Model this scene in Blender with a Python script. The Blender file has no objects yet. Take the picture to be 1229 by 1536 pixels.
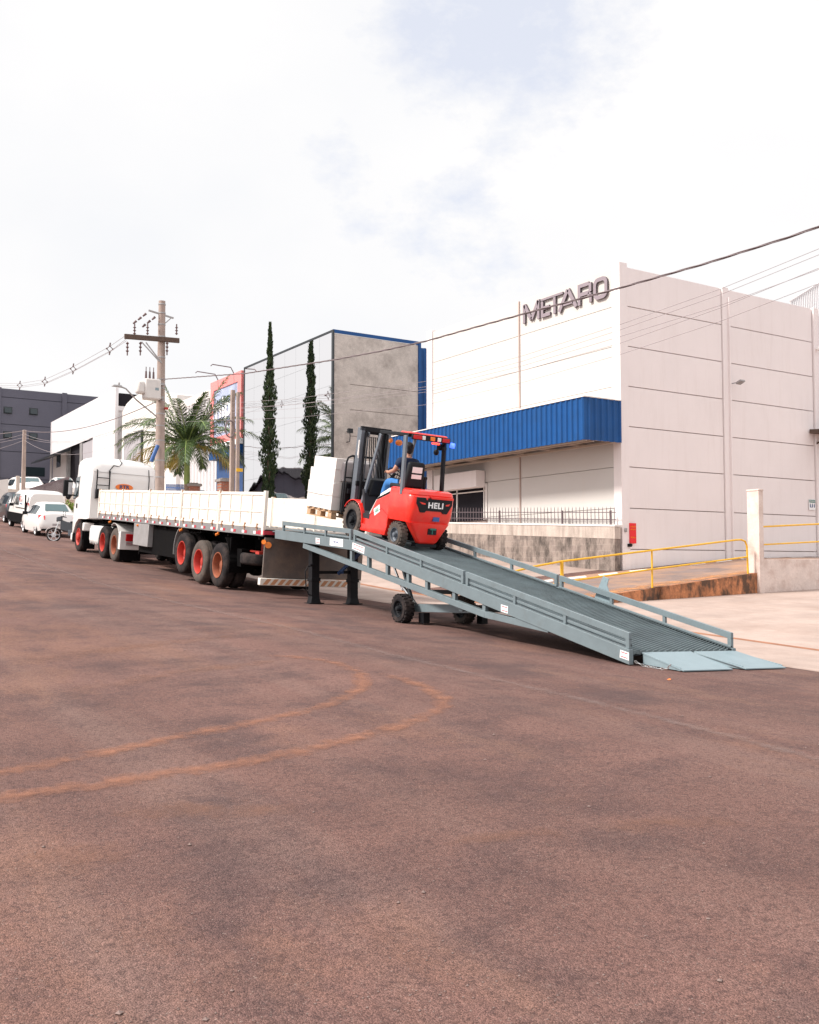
import bpy, bmesh, math, random
from mathutils import Vector, Matrix, Euler
random.seed(7)
C = bpy.context.scene
COL = C.collection
R = math.radians

# ---------------------------------------------------------------- camera, sky, sun, exposure
F, CX, CY, CAMZ = 1481.0, 614.5, 768.0, 1.6
PITCH, YAW = math.atan(82 / F), R(32.57)
cd = bpy.data.cameras.new('camera')
cam = bpy.data.objects.new('camera', cd)
COL.objects.link(cam)
cam.location = (0, 0, CAMZ)
cam.rotation_euler = (R(90) + PITCH, 0, -YAW)
cd.sensor_fit = 'VERTICAL'; cd.sensor_height = 36.0; cd.lens = F / 1536 * 36.0
cd.clip_start = 0.05; cd.clip_end = 4000
C.camera = cam
C.render.resolution_x, C.render.resolution_y = 819, 1024

SUN_EL, SUN_AZ = R(44), R(-78)          # azimuth measured from +Y towards +X; the sun stands over the street, up-road left
w = bpy.data.worlds.new('World'); C.world = w; w.use_nodes = True
nt = w.node_tree; nt.nodes.clear()
def N(t, typ, **kw):
    n = t.nodes.new(typ)
    for k, v in kw.items():
        setattr(n, k, v)
    return n
out = N(nt, 'ShaderNodeOutputWorld'); bg = N(nt, 'ShaderNodeBackground'); bg.inputs[1].default_value = 0.1
sky = N(nt, 'ShaderNodeTexSky', sky_type='NISHITA', sun_disc=False, sun_elevation=SUN_EL, sun_rotation=SUN_AZ)
tc = N(nt, 'ShaderNodeTexCoord'); mp = N(nt, 'ShaderNodeMapping'); mp.inputs['Scale'].default_value = (1, 1, 1.7)
mp.inputs['Location'].default_value = (0.387, 0.125, 0.270)
no = N(nt, 'ShaderNodeTexNoise'); no.inputs['Scale'].default_value = 2.8; no.inputs['Detail'].default_value = 12; no.inputs['Roughness'].default_value = .66
cr = N(nt, 'ShaderNodeValToRGB'); cr.color_ramp.elements[0].position = .37; cr.color_ramp.elements[1].position = .50
no2 = N(nt, 'ShaderNodeTexNoise'); no2.inputs['Scale'].default_value = 3.2; no2.inputs['Detail'].default_value = 6
cr2 = N(nt, 'ShaderNodeValToRGB')
cr2.color_ramp.elements[0].color = (4.70, 4.74, 4.86, 1); cr2.color_ramp.elements[1].color = (5.08, 5.03, 5.03, 1)
cr2.color_ramp.elements[0].position = .3; cr2.color_ramp.elements[1].position = .62
# the blue of the gaps between the thin clouds
mx0 = N(nt, 'ShaderNodeMix', data_type='RGBA'); mx0.inputs[0].default_value = .85; mx0.inputs[7].default_value = (4.3, 4.42, 4.86, 1)
mx = N(nt, 'ShaderNodeMix', data_type='RGBA')
# an opening in the cloud high to the front
dirv = N(nt, 'ShaderNodeVectorMath', operation='DOT_PRODUCT')
HOLE = Vector((0.522, 0.689, 0.503)).normalized(); dirv.inputs[1].default_value = HOLE
mr = N(nt, 'ShaderNodeMapRange'); mr.inputs[1].default_value = .962; mr.inputs[2].default_value = 1.0; mr.inputs[3].default_value = .19; mr.inputs[4].default_value = -.085
ad = N(nt, 'ShaderNodeMath', operation='ADD')
L = nt.links.new
L(tc.outputs['Generated'], mp.inputs[0]); L(mp.outputs[0], no.inputs[0]); L(mp.outputs[0], no2.inputs[0])
L(tc.outputs['Generated'], dirv.inputs[0]); L(dirv.outputs['Value'], mr.inputs[0])
L(no.outputs[0], ad.inputs[0]); L(mr.outputs[0], ad.inputs[1]); L(ad.outputs[0], cr.inputs[0])
L(no2.outputs[0], cr2.inputs[0]); L(sky.outputs[0], mx0.inputs[6])
L(cr.outputs[0], mx.inputs[0]); L(mx0.outputs[2], mx.inputs[6]); L(cr2.outputs[0], mx.inputs[7])
# cloud deck brightened out of view, sunward, overhead and behind, to fill the walls
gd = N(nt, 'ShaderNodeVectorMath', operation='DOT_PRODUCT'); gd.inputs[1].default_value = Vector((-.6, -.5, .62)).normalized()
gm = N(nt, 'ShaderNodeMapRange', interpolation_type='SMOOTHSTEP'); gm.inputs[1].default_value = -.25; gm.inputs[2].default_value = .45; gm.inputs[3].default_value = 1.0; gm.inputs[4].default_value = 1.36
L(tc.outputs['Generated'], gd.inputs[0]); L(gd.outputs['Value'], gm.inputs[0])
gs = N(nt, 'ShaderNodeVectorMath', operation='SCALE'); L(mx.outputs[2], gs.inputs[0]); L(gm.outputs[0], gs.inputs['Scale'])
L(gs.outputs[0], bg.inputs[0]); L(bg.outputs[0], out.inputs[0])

sd = bpy.data.lights.new('sun', 'SUN'); sd.energy = 2.7; sd.angle = R(10); sd.color = (1, .95, .88)
sun = bpy.data.objects.new('sun', sd); COL.objects.link(sun)
S = Vector((math.sin(SUN_AZ) * math.cos(SUN_EL), math.cos(SUN_AZ) * math.cos(SUN_EL), math.sin(SUN_EL)))
sun.rotation_euler = S.to_track_quat('Z', 'Y').to_euler()
C.view_settings.view_transform = 'Standard'; C.view_settings.look = 'None'
C.view_settings.gamma = 1; C.view_settings.exposure = 1.0

# ---------------------------------------------------------------- survey helpers: a sight line met with a real plane of the place
FW = Vector((math.sin(YAW) * math.cos(PITCH), math.cos(YAW) * math.cos(PITCH), math.sin(PITCH)))
RT = Vector((math.cos(YAW), -math.sin(YAW), 0)); UP = RT.cross(FW)
C0 = Vector((0, 0, CAMZ))
def at(u, v, X=None, Y=None, Z=None):
    d = FW + RT * ((u - CX) / F) - UP * ((v - CY) / F)
    t = X / d.x if X is not None else Y / d.y if Y is not None else (Z - CAMZ) / d.z
    return C0 + d * t

PK = [(-400, -4), (-60, -2.0), (-20, -1.9), (0, -1.62), (4, -1.42), (9, -1.2), (15, -.88), (21.7, -.53), (26, -.21), (30.8, .166), (34.8, .505), (45.8, 1.43),
      (60, 2.6), (75, 3.75), (100, 5.2), (200, 8), (600, 10)]
def prof(y):
    y = max(PK[0][0], min(PK[-1][0] - .01, y))
    for i in range(len(PK) - 1):
        if PK[i][0] <= y <= PK[i + 1][0]:
            break
    def sl(j):
        if j <= 0 or j >= len(PK) - 1: return 0.02
        return (PK[j + 1][1] - PK[j - 1][1]) / (PK[j + 1][0] - PK[j - 1][0])
    x0, z0 = PK[i]; x1, z1 = PK[i + 1]; h = x1 - x0; t = (y - x0) / h
    return ((2 * t ** 3 - 3 * t * t + 1) * z0 + (t ** 3 - 2 * t * t + t) * h * sl(i) + (-2 * t ** 3 + 3 * t * t) * z1 + (t ** 3 - t * t) * h * sl(i + 1))
def ground(x, y):
    z = CAMZ + prof(y)
    if x >= 5: c = -.035 * (min(x, 14) - 9)
    elif x >= 0: c = .14 - .02 * (5 - x)
    else: c = .04 + .03 * max(x, -8)
    z += c
    if x > 14:
        if y < 17.31:
            z += .03 * (min(x, 60) - 14)
        else:
            k = .093 - .016 * min(1, (y - 17.31) / 4.5)
            if y > 21.9: k = .077
            if y > 33: k = .045
            z += k * (min(x, 26.5) - 14) + .02 * max(0, min(x, 40) - 26.5)
    return z

# ---------------------------------------------------------------- mesh builder
class MB:
    def __init__(s): s.v = []; s.f = []; s.m = []
    def add(s, vs, fs, m=0):
        b = len(s.v); s.v += [tuple(p) for p in vs]
        for f in fs: s.f.append([b + i for i in f]); s.m.append(m)
        return s
    def box(s, x0, x1, y0, y1, z0, z1, m=0):
        return s.add([(x0, y0, z0), (x1, y0, z0), (x1, y1, z0), (x0, y1, z0), (x0, y0, z1), (x1, y0, z1), (x1, y1, z1), (x0, y1, z1)],
                     [(0, 3, 2, 1), (4, 5, 6, 7), (0, 1, 5, 4), (1, 2, 6, 5), (2, 3, 7, 6), (3, 0, 4, 7)], m)
    def hexa(s, a, m=0):       # eight corners, bottom ring then top ring
        return s.add(a, [(0, 3, 2, 1), (4, 5, 6, 7), (0, 1, 5, 4), (1, 2, 6, 5), (2, 3, 7, 6), (3, 0, 4, 7)], m)
    def bar(s, p, q, w, h, up=(0, 0, 1), m=0):   # a beam of section w x h between two points
        p, q = Vector(p), Vector(q); d = (q - p).normalized(); u = Vector(up)
        a = d.cross(u)
        if a.length < 1e-5: a = d.cross(Vector((0, 1, 0)))
        a.normalize(); b = a.cross(d).normalized(); a = a * w / 2; b = b * h / 2
        return s.hexa([p - a - b, p + a - b, q + a - b, q - a - b, p - a + b, p + a + b, q + a + b, q - a + b], m)
    def prism(s, poly, axis, t0, t1, m=0):   # poly of 2-D points in the other two axes (in x,y,z order)
        n = len(poly)
        def P(a, t):
            return (t, a[0], a[1]) if axis == 0 else (a[0], t, a[1]) if axis == 1 else (a[0], a[1], t)
        vs = [P(a, t0) for a in poly] + [P(a, t1) for a in poly]
        fs = [list(range(n))[::-1], list(range(n, 2 * n))] + [(i, (i + 1) % n, n + (i + 1) % n, n + i) for i in range(n)]
        return s.add(vs, fs, m)
    def tube(s, pts, r, seg=8, m=0, caps=True):
        pts = [Vector(p) for p in pts]; n = len(pts); rs = r if isinstance(r, (list, tuple)) else [r] * n
        vs = []; a = None
        for i, p in enumerate(pts):
            d = (pts[min(i + 1, n - 1)] - pts[max(i - 1, 0)])
            if d.length < 1e-9: d = Vector((0, 0, 1))
            d.normalize()
            if a is None:
                a = d.cross(Vector((0, 0, 1)))
                if a.length < .05: a = d.cross(Vector((0, 1, 0)))
            else:
                a = a - d * a.dot(d)
            a.normalize(); b = d.cross(a)
            for k in range(seg):
                t = 2 * math.pi * k / seg
                vs.append(p + (a * math.cos(t) + b * math.sin(t)) * rs[i])
        fs = [(i * seg + k, i * seg + (k + 1) % seg, (i + 1) * seg + (k + 1) % seg, (i + 1) * seg + k) for i in range(n - 1) for k in range(seg)]
        if caps: fs += [list(range(seg))[::-1], list(range((n - 1) * seg, n * seg))]
        return s.add(vs, fs, m)
    def cyl(s, p, q, r, r2=None, seg=16, m=0): return s.tube([p, q], [r, r if r2 is None else r2], seg, m)
    def lathe(s, prof_, o, ax, seg=32, m=0, mats=None):   # prof_: (radius, distance along axis)
        o = Vector(o); ax = Vector(ax).normalized(); a = ax.cross(Vector((0, 0, 1)))
        if a.length < .05: a = ax.cross(Vector((0, 1, 0)))
        a.normalize(); b = ax.cross(a); n = len(prof_)
        vs = [o + ax * h + (a * math.cos(2 * math.pi * k / seg) + b * math.sin(2 * math.pi * k / seg)) * max(r, 1e-4) for r, h in prof_ for k in range(seg)]
        b0 = len(s.v); s.v += [tuple(p) for p in vs]
        for i in range(n - 1):
            for k in range(seg):
                s.f.append([b0 + i * seg + k, b0 + i * seg + (k + 1) % seg, b0 + (i + 1) * seg + (k + 1) % seg, b0 + (i + 1) * seg + k])
                s.m.append(mats[i] if mats else m)
        return s
    def ball(s, c, r, seg=12, m=0, sc=(1, 1, 1)):
        b0 = len(s.v); c = Vector(c); n = seg // 2
        for i in range(n + 1):
            for k in range(seg):
                t, f = math.pi * i / n, 2 * math.pi * k / seg
                s.v.append((c.x + r * sc[0] * math.sin(t) * math.cos(f), c.y + r * sc[1] * math.sin(t) * math.sin(f), c.z + r * sc[2] * math.cos(t)))
        for i in range(n):
            for k in range(seg):
                s.f.append([b0 + i * seg + k, b0 + (i + 1) * seg + k, b0 + (i + 1) * seg + (k + 1) % seg, b0 + i * seg + (k + 1) % seg]); s.m.append(m)
        return s
    def loft(s, rings, m=0, caps=True):
        n = len(rings[0]); vs = [p for r in rings for p in r]
        fs = [(i * n + k, i * n + (k + 1) % n, (i + 1) * n + (k + 1) % n, (i + 1) * n + k) for i in range(len(rings) - 1) for k in range(n)]
        if caps: fs += [list(range(n))[::-1], list(range((len(rings) - 1) * n, len(rings) * n))]
        return s.add(vs, fs, m)
    def grid(s, xs, ys, fn, m=0):
        b0 = len(s.v); nx = len(xs)
        for y in ys:
            for x in xs: s.v.append((x, y, fn(x, y)))
        for j in range(len(ys) - 1):
            for i in range(nx - 1):
                a = b0 + j * nx + i
                s.f.append([a, a + 1, a + nx + 1, a + nx]); s.m.append(m)
        return s
    def build(s, name, mats, parent=None, bevel=0, smooth=35, sub=0):
        me = bpy.data.meshes.new(name); me.from_pydata(s.v, [], s.f)
        if not isinstance(mats, (list, tuple)): mats = [mats]
        for mm in mats: me.materials.append(mm)
        me.polygons.foreach_set('material_index', s.m)
        bm = bmesh.new(); bm.from_mesh(me)
        bmesh.ops.remove_doubles(bm, verts=bm.verts, dist=1e-5)
        bmesh.ops.recalc_face_normals(bm, faces=bm.faces); bm.to_mesh(me); bm.free()
        if smooth:
            me.polygons.foreach_set('use_smooth', [True] * len(me.polygons)); me.set_sharp_from_angle(angle=R(smooth))
        me.update()
        o = bpy.data.objects.new(name, me); COL.objects.link(o)
        if parent is not None: o.parent = parent
        if bevel:
            b = o.modifiers.new('bevel', 'BEVEL'); b.width = bevel; b.segments = 2; b.limit_method = 'ANGLE'; b.angle_limit = R(40)
        if sub:
            q = o.modifiers.new('sub', 'SUBSURF'); q.levels = q.render_levels = sub
        return o
def tag(o, label=None, cat=None, group=None, kind=None):
    if label: o['label'] = label
    if cat: o['category'] = cat
    if group: o['group'] = group
    if kind: o['kind'] = kind
    return o
def thing(name, label, cat, loc=(0, 0, 0), rot=(0, 0, 0), group=None):
    o = bpy.data.objects.new(name, None); COL.objects.link(o); o.location = loc; o.rotation_euler = rot
    o.empty_display_size = .2
    return tag(o, label, cat, group)
def dup(root, loc=None, rot=None, label=None):
    def cp(o, par):
        c = o.copy(); COL.objects.link(c)
        if par is not None: c.parent = par
        for ch in [k for k in bpy.data.objects if k.parent == o and k.name in COL.objects]: cp(ch, c)
        return c
    r = cp(root, None)
    if loc is not None: r.location = loc
    if rot is not None: r.rotation_euler = rot
    if label: r['label'] = label
    return r
def txt(s, size, depth=.004, width=1.0, bold=0, space=1.0):
    cu = bpy.data.curves.new('t', 'FONT'); cu.body = s; cu.size = size; cu.extrude = depth / 2; cu.align_x = 'CENTER'; cu.align_y = 'CENTER'; cu.offset = bold; cu.space_character = space
    o = bpy.data.objects.new('t', cu); COL.objects.link(o)
    dg = bpy.context.evaluated_depsgraph_get(); me = bpy.data.meshes.new_from_object(o.evaluated_get(dg))
    bpy.data.objects.remove(o)
    vs = [Vector((v.co.x * width, v.co.y, v.co.z)) for v in me.vertices]; fs = [list(p.vertices) for p in me.polygons]
    bpy.data.meshes.remove(me); return vs, fs
def add_txt(mb, s, size, o, right, up, depth=.004, width=1.0, m=0, bold=0, space=1.0):
    vs, fs = txt(s, size, depth, width, bold, space); o, right, up = Vector(o), Vector(right).normalized(), Vector(up).normalized(); n = right.cross(up)
    mb.add([o + right * v.x + up * v.y + n * v.z for v in vs], fs, m)

# ---------------------------------------------------------------- materials
def mat(name, col, rough=.6, metal=0, var=.08, vs=1.5, bump=0, bs=60, dirt=None, da=.5, ds=1.0, streak=False, fine=0, coat=0, spec=.5, dlo=.45, dhi=.7):
    m = bpy.data.materials.new(name); m.use_nodes = True; t = m.node_tree; b = t.nodes['Principled BSDF']; l = t.links.new
    b.inputs['Roughness'].default_value = rough; b.inputs['Metallic'].default_value = metal
    b.inputs['Specular IOR Level'].default_value = spec
    if coat: b.inputs['Coat Weight'].default_value = coat; b.inputs['Coat Roughness'].default_value = .08
    tc = N(t, 'ShaderNodeTexCoord')
    n = N(t, 'ShaderNodeTexNoise'); n.inputs['Scale'].default_value = vs; n.inputs['Detail'].default_value = 6; n.inputs['Roughness'].default_value = .65
    l(tc.outputs['Object'], n.inputs[0])
    x = N(t, 'ShaderNodeMix', data_type='RGBA')
    r = N(t, 'ShaderNodeMapRange'); r.inputs[1].default_value = .3; r.inputs[2].default_value = .7
    l(n.outputs[0], r.inputs[0]); l(r.outputs[0], x.inputs[0])
    x.inputs[6].default_value = tuple(c * (1 - var) for c in col) + (1,); x.inputs[7].default_value = tuple(min(1, c * (1 + var)) for c in col) + (1,)
    last = x.outputs[2]
    if fine:
        n3 = N(t, 'ShaderNodeTexNoise'); n3.inputs['Scale'].default_value = bs; n3.inputs['Detail'].default_value = 4; l(tc.outputs['Object'], n3.inputs[0])
        r3 = N(t, 'ShaderNodeMapRange'); r3.inputs[1].default_value = .3; r3.inputs[2].default_value = .7; r3.inputs[3].default_value = 1 - fine; r3.inputs[4].default_value = 1 + fine
        l(n3.outputs[0], r3.inputs[0])
        vm = N(t, 'ShaderNodeVectorMath', operation='SCALE'); l(last, vm.inputs[0]); l(r3.outputs[0], vm.inputs['Scale']); last = vm.outputs[0]
    if dirt:
        n2 = N(t, 'ShaderNodeTexNoise'); n2.inputs['Scale'].default_value = ds; n2.inputs['Detail'].default_value = 8; n2.inputs['Roughness'].default_value = .7
        if streak:
            mpn = N(t, 'ShaderNodeMapping'); mpn.inputs['Scale'].default_value = (3, 3, .35) if streak is True else streak; l(tc.outputs['Object'], mpn.inputs[0]); l(mpn.outputs[0], n2.inputs[0])
        else: l(tc.outputs['Object'], n2.inputs[0])
        r2 = N(t, 'ShaderNodeMapRange'); r2.inputs[1].default_value = dlo; r2.inputs[2].default_value = dhi; r2.inputs[4].default_value = da
        l(n2.outputs[0], r2.inputs[0])
        x2 = N(t, 'ShaderNodeMix', data_type='RGBA'); l(r2.outputs[0], x2.inputs[0]); l(last, x2.inputs[6]); x2.inputs[7].default_value = tuple(dirt) + (1,)
        last = x2.outputs[2]
    l(last, b.inputs['Base Color'])
    if bump:
        nb = N(t, 'ShaderNodeTexNoise'); nb.inputs['Scale'].default_value = bs; nb.inputs['Detail'].default_value = 5; l(tc.outputs['Object'], nb.inputs[0])
        bp = N(t, 'ShaderNodeBump'); bp.inputs['Strength'].default_value = bump; bp.inputs['Distance'].default_value = .01
        l(nb.outputs[0], bp.inputs['Height']); l(bp.outputs[0], b.inputs['Normal'])
    return m
def emis(name, col, strength):
    m = bpy.data.materials.new(name); m.use_nodes = True; b = m.node_tree.nodes['Principled BSDF']
    b.inputs['Base Color'].default_value = tuple(col) + (1,); b.inputs['Emission Color'].default_value = tuple(col) + (1,); b.inputs['Emission Strength'].default_value = strength
    return m
def glass(name, col=(.02, .03, .035), rough=.05):
    m = bpy.data.materials.new(name); m.use_nodes = True; b = m.node_tree.nodes['Principled BSDF']
    b.inputs['Base Color'].default_value = tuple(col) + (1,); b.inputs['Roughness'].default_value = rough; b.inputs['Specular IOR Level'].default_value = .5
    return m
M = {}
RED_DUST = (.36, .17, .10)
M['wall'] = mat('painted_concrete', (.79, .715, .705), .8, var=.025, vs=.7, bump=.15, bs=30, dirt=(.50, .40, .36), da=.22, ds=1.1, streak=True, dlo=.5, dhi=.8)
M['wall_front_dimmed'] = mat('painted_concrete_sun_dimmed', (.57, .535, .51), .8, var=.02, vs=.7, bump=.15, bs=30, dirt=(.62, .50, .42), da=.15, ds=1.0, streak=True, dlo=.52, dhi=.8)  # same paint as the side wall, darkened to offset sun on this face
M['groove'] = mat('joint_sealant', (.46, .35, .31), .9)
M['letter_side_shaded'] = mat('letter_return_shaded', (.10, .08, .09), .6)  # shading of the letter sides put into their colour
M['letter'] = mat('letter_steel', (.27, .22, .245), .5, .1, var=.05)
M['blue_sheet'] = mat('blue_painted_sheet', (.004, .066, .23), .45, .0, var=.12, vs=2, dirt=(.02, .07, .17), da=.3, ds=3, streak=True, spec=.3)
M['beige_steel'] = mat('beige_purlin', (.45, .36, .30), .6)
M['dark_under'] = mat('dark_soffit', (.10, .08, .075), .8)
M['concrete'] = mat('raw_concrete', (.56, .50, .455), .9, var=.14, vs=1.2, bump=.3, bs=25, dirt=(.27, .23, .205), da=.75, ds=1.3, fine=.12)
M['mirror'] = None
M['block'] = None
M['cap'] = mat('wall_render', (.50, .42, .37), .9, var=.12, vs=2, bump=.3, bs=30, dirt=(.16, .12, .10), da=.6, ds=1.5, streak=True, fine=.08)
M['coping'] = mat('white_coping', (.75, .70, .67), .8, var=.05)
M['iron_fence'] = mat('fence_iron', (.17, .13, .14), .5, .5)
M['blue_fence'] = mat('blue_fence_paint', (.025, .075, .17), .5)
M['black_frame'] = mat('black_frame', (.015, .018, .022), .4)
M['yellow'] = mat('yellow_rail_paint', (.75, .42, .015), .45, var=.1, vs=6, dirt=(.45, .22, .03), da=.4, ds=9)
M['rust_wall'] = mat('rust_stained_concrete', (.50, .20, .09), .95, var=.35, vs=3, bump=.5, bs=20, dirt=(.055, .04, .03), da=.9, ds=1.2, streak=(2.2, 2.2, 1.1), fine=.15, dlo=.46, dhi=.60)
M['white_wall'] = mat('stained_white_wall', (.66, .55, .50), .9, var=.08, vs=2, bump=.4, bs=20, dirt=(.38, .24, .19), da=.6, ds=2.2, fine=.06)
M['ramp'] = mat('grey_green_paint', (.150, .188, .205), .5, .0, var=.08, vs=5, dirt=(.09, .085, .08), da=.45, ds=3.2, dlo=.52, dhi=.8, fine=.03, bs=80)
M['ramp_deck'] = mat('worn_deck_paint', (.185, .225, .238), .5, .0, var=.14, vs=3, dirt=(.10, .11, .115), da=.5, ds=2.2, spec=.3)
M['ramp_flap'] = mat('flap_paint', (.22, .285, .315), .5, .0, var=.06, vs=4, bump=.2, bs=150)
M['black'] = mat('black_paint', (.008, .008, .010), .55, var=.2, spec=.2)
M['blackm'] = mat('black_chassis', (.003, .0025, .003), .85, var=.3, vs=4, dirt=(.007, .005, .004), da=.5, ds=3, spec=.1)
M['rubber'] = mat('tyre_rubber', (.018, .015, .016), .9, var=.2, vs=8, dirt=(.085, .06, .052), da=.6, ds=4, bump=.2, spec=.2)
M['rubber_dusty'] = mat('dusty_tyre', (.07, .055, .048), .95, var=.2, vs=8, dirt=(.16, .11, .085), da=.6, ds=6, bump=.2)
M['rim_red'] = mat('red_rim', (.45, .03, .02), .55, var=.2, vs=6, dirt=(.28, .09, .05), da=.4, ds=8)
M['rim_rust'] = mat('rusty_orange_rim', (.27, .075, .035), .75, var=.3, vs=6, dirt=(.25, .09, .04), da=.7, ds=8)
M['bed'] = mat('cream_white_board', (.74, .68, .61), .6, var=.07, vs=3, dirt=(.42, .27, .19), da=.65, ds=5, streak=(1, 1, .5), dlo=.55, dhi=.78)
M['bed_rust'] = mat('rusty_hinge', (.30, .16, .10), .8, var=.3, vs=10)
M['rail_grey'] = mat('grey_side_rail', (.26, .25, .25), .5, .3, var=.1, vs=3)
M['galv'] = mat('galvanised_plate', (.35, .335, .335), .5, .4, var=.12, vs=3, dirt=(.2, .17, .15), da=.5, ds=2)
M['rearplate'] = mat('worn_rear_plate', (.12, .098, .088), .7, .1, var=.18, vs=2.5, dirt=(.30, .20, .14), da=.55, ds=1.6, fine=.1)
M['white_paint'] = mat('white_vehicle_paint', (.83, .80, .78), .3, var=.015, coat=.6)
M['chrome'] = mat('bright_steel', (.7, .7, .7), .25, .9)
M['glass'] = glass('tinted_glass')
M['car_glass'] = glass('car_glass', (.09, .14, .15), .05)
M['red_lamp'] = mat('red_lens', (.55, .01, .015), .25, coat=.5)
M['white_lens'] = mat('white_lens', (.8, .8, .8), .25, coat=.5)
M['amber'] = mat('amber_lens', (.85, .22, .02), .3, coat=.5)
M['red_tape'] = mat('red_reflective_tape', (.42, .03, .05), .4)
M['white_tape'] = mat('white_reflective_tape', (.8, .78, .78), .4)
M['orange'] = mat('orange_badge', (.85, .20, .03), .5)
M['fl_red'] = mat('forklift_red', (.86, .022, .012), .32, var=.05, vs=3, coat=.5, dirt=(.7, .10, .06), da=.35, ds=5)
M['fl_grey'] = mat('mast_steel', (.13, .145, .17), .5, .2, var=.1, vs=6)
M['fl_dark'] = mat('dark_plastic', (.010, .011, .014), .6, var=.15, spec=.25)
M['fl_step'] = mat('rubber_mat', (.03, .03, .035), .8, spec=.2)
M['grey_cover'] = mat('light_grey_cover', (.60, .59, .58), .5)
M['white_label'] = mat('white_label', (.82, .80, .80), .5, var=.02)
M['wrap'] = mat('white_carton_wrap', (.82, .765, .72), .45, var=.05, vs=3, bump=.6, bs=7, coat=.25)
M['wood'] = mat('pallet_pine', (.48, .30, .18), .8, var=.2, vs=6)
M['grey_sack'] = mat('grey_wrap', (.42, .38, .38), .5, var=.15, vs=5, bump=.4, bs=15)
M['skin'] = mat('skin', (.42, .21, .14), .6, var=.05)
M['navy'] = mat('navy_cotton', (.006, .018, .055), .9, var=.15, vs=9, bump=.3, bs=30)
M['denim'] = mat('blue_denim', (.035, .16, .42), .85, var=.25, vs=9, bump=.3, bs=60)
M['hair'] = mat('dark_hair', (.012, .010, .012), .7)
M['boot'] = mat('brown_boot', (.07, .045, .035), .7)
M['pole'] = mat('pole_concrete', (.36, .28, .245), .9, var=.14, vs=3, bump=.3, bs=25, dirt=(.2, .14, .12), da=.5, ds=2, streak=True, fine=.08)
M['crossarm'] = mat('weathered_timber', (.10, .065, .05), .9, var=.25, vs=8)
M['insul'] = mat('brown_porcelain', (.13, .075, .075), .3)
M['cable'] = mat('cable_sheath', (.16, .12, .125), .6)
M['wire'] = mat('thin_wire', (.30, .25, .26), .6)
M['transf'] = mat('transformer_grey', (.62, .585, .56), .5, var=.06, vs=4)
M['leaf'] = mat('palm_green', (.05, .085, .022), .5, var=.5, vs=5)
M['leaf_y'] = mat('palm_dry', (.38, .26, .05), .6, var=.3, vs=4)
M['palm_trunk'] = mat('palm_trunk', (.30, .21, .16), .9, var=.2, vs=5, bump=.4, bs=12)
M['crownshaft'] = mat('crownshaft_green', (.24, .32, .09), .5, var=.15)
M['cypress'] = mat('cypress_green', (.030, .050, .024), .8, var=.5, vs=3, dirt=(.075, .09, .03), da=.7, ds=5, spec=.2)
M['bark'] = mat('bark', (.12, .08, .06), .9, var=.2, vs=8)
M['brick'] = None
M['pier_cap'] = mat('pier_cap', (.30, .27, .26), .9, var=.1)
M['dark_grey_wall'] = mat('dark_grey_paint', (.115, .112, .145), .85, var=.06, vs=.4, bump=.2, bs=10, fine=.06)
M['dark_line'] = mat('dark_joint', (.055, .055, .075), .9)
M['white_sheet'] = mat('white_corrugated', (.66, .63, .64), .5, var=.04, vs=1.5, dirt=(.5, .46, .45), da=.45, ds=.5, streak=True)
M['cream_wall'] = mat('cream_wall', (.66, .62, .59), .85, var=.03)
M['grey_wall'] = mat('grey_wall', (.46, .42, .42), .85, var=.06)
M['shutter'] = mat('grey_shutter', (.36, .335, .355), .5, var=.05)
M['dark_open'] = mat('dark_interior', (.018, .016, .020), .95, spec=.1)
M['pink'] = mat('pink_red_board', (.78, .24, .23), .5, var=.03)
M['sign_pic'] = mat('sign_picture', (.34, .38, .52), .4, var=.4, vs=.5)
M['sign_white'] = mat('sign_white', (.82, .82, .84), .4)
M['navy_wall'] = mat('dark_blue_wall', (.02, .06, .17), .6, var=.1)
M['tan_wall'] = mat('tan_stone', (.46, .36, .29), .9, var=.18, vs=2.5, bump=.5, bs=8, dirt=(.18, .14, .11), da=.5, ds=2)
M['light_concrete'] = mat('light_concrete', (.55, .48, .43), .9, var=.1, vs=2)
M['dark_car'] = mat('dark_car_paint', (.02, .022, .03), .3, coat=.6)
M['silver'] = mat('silver_paint', (.5, .5, .52), .35, .5, coat=.5)
M['tyre_rim'] = mat('alloy_rim', (.55, .54, .55), .35, .6)
M['red_sign'] = mat('red_enamel', (.75, .005, .012), .4, var=.03)
M['sign_yel'] = mat('sign_yellow', (.85, .28, .01), .5)
M['green_sign'] = mat('green_teal', (.02, .16, .13), .5)
M['blue_led'] = emis('blue_lamp', (.05, .12, 1.0), 1.3)
M['red_led'] = emis('red_lit_lamp', (1.0, .04, .02), 2.2)
M['shrub'] = mat('lime_leaf', (.20, .26, .04), .7, var=.3, vs=6)
M['dirt'] = mat('red_earth', (.30, .13, .07), .95, var=.25, vs=5, bump=.6, bs=30)
M['pebble'] = mat('pale_stone', (.20, .14, .125), .9, var=.25, vs=20)
M['plastic_blue'] = mat('blue_plastic', (.03, .10, .30), .5)

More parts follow.
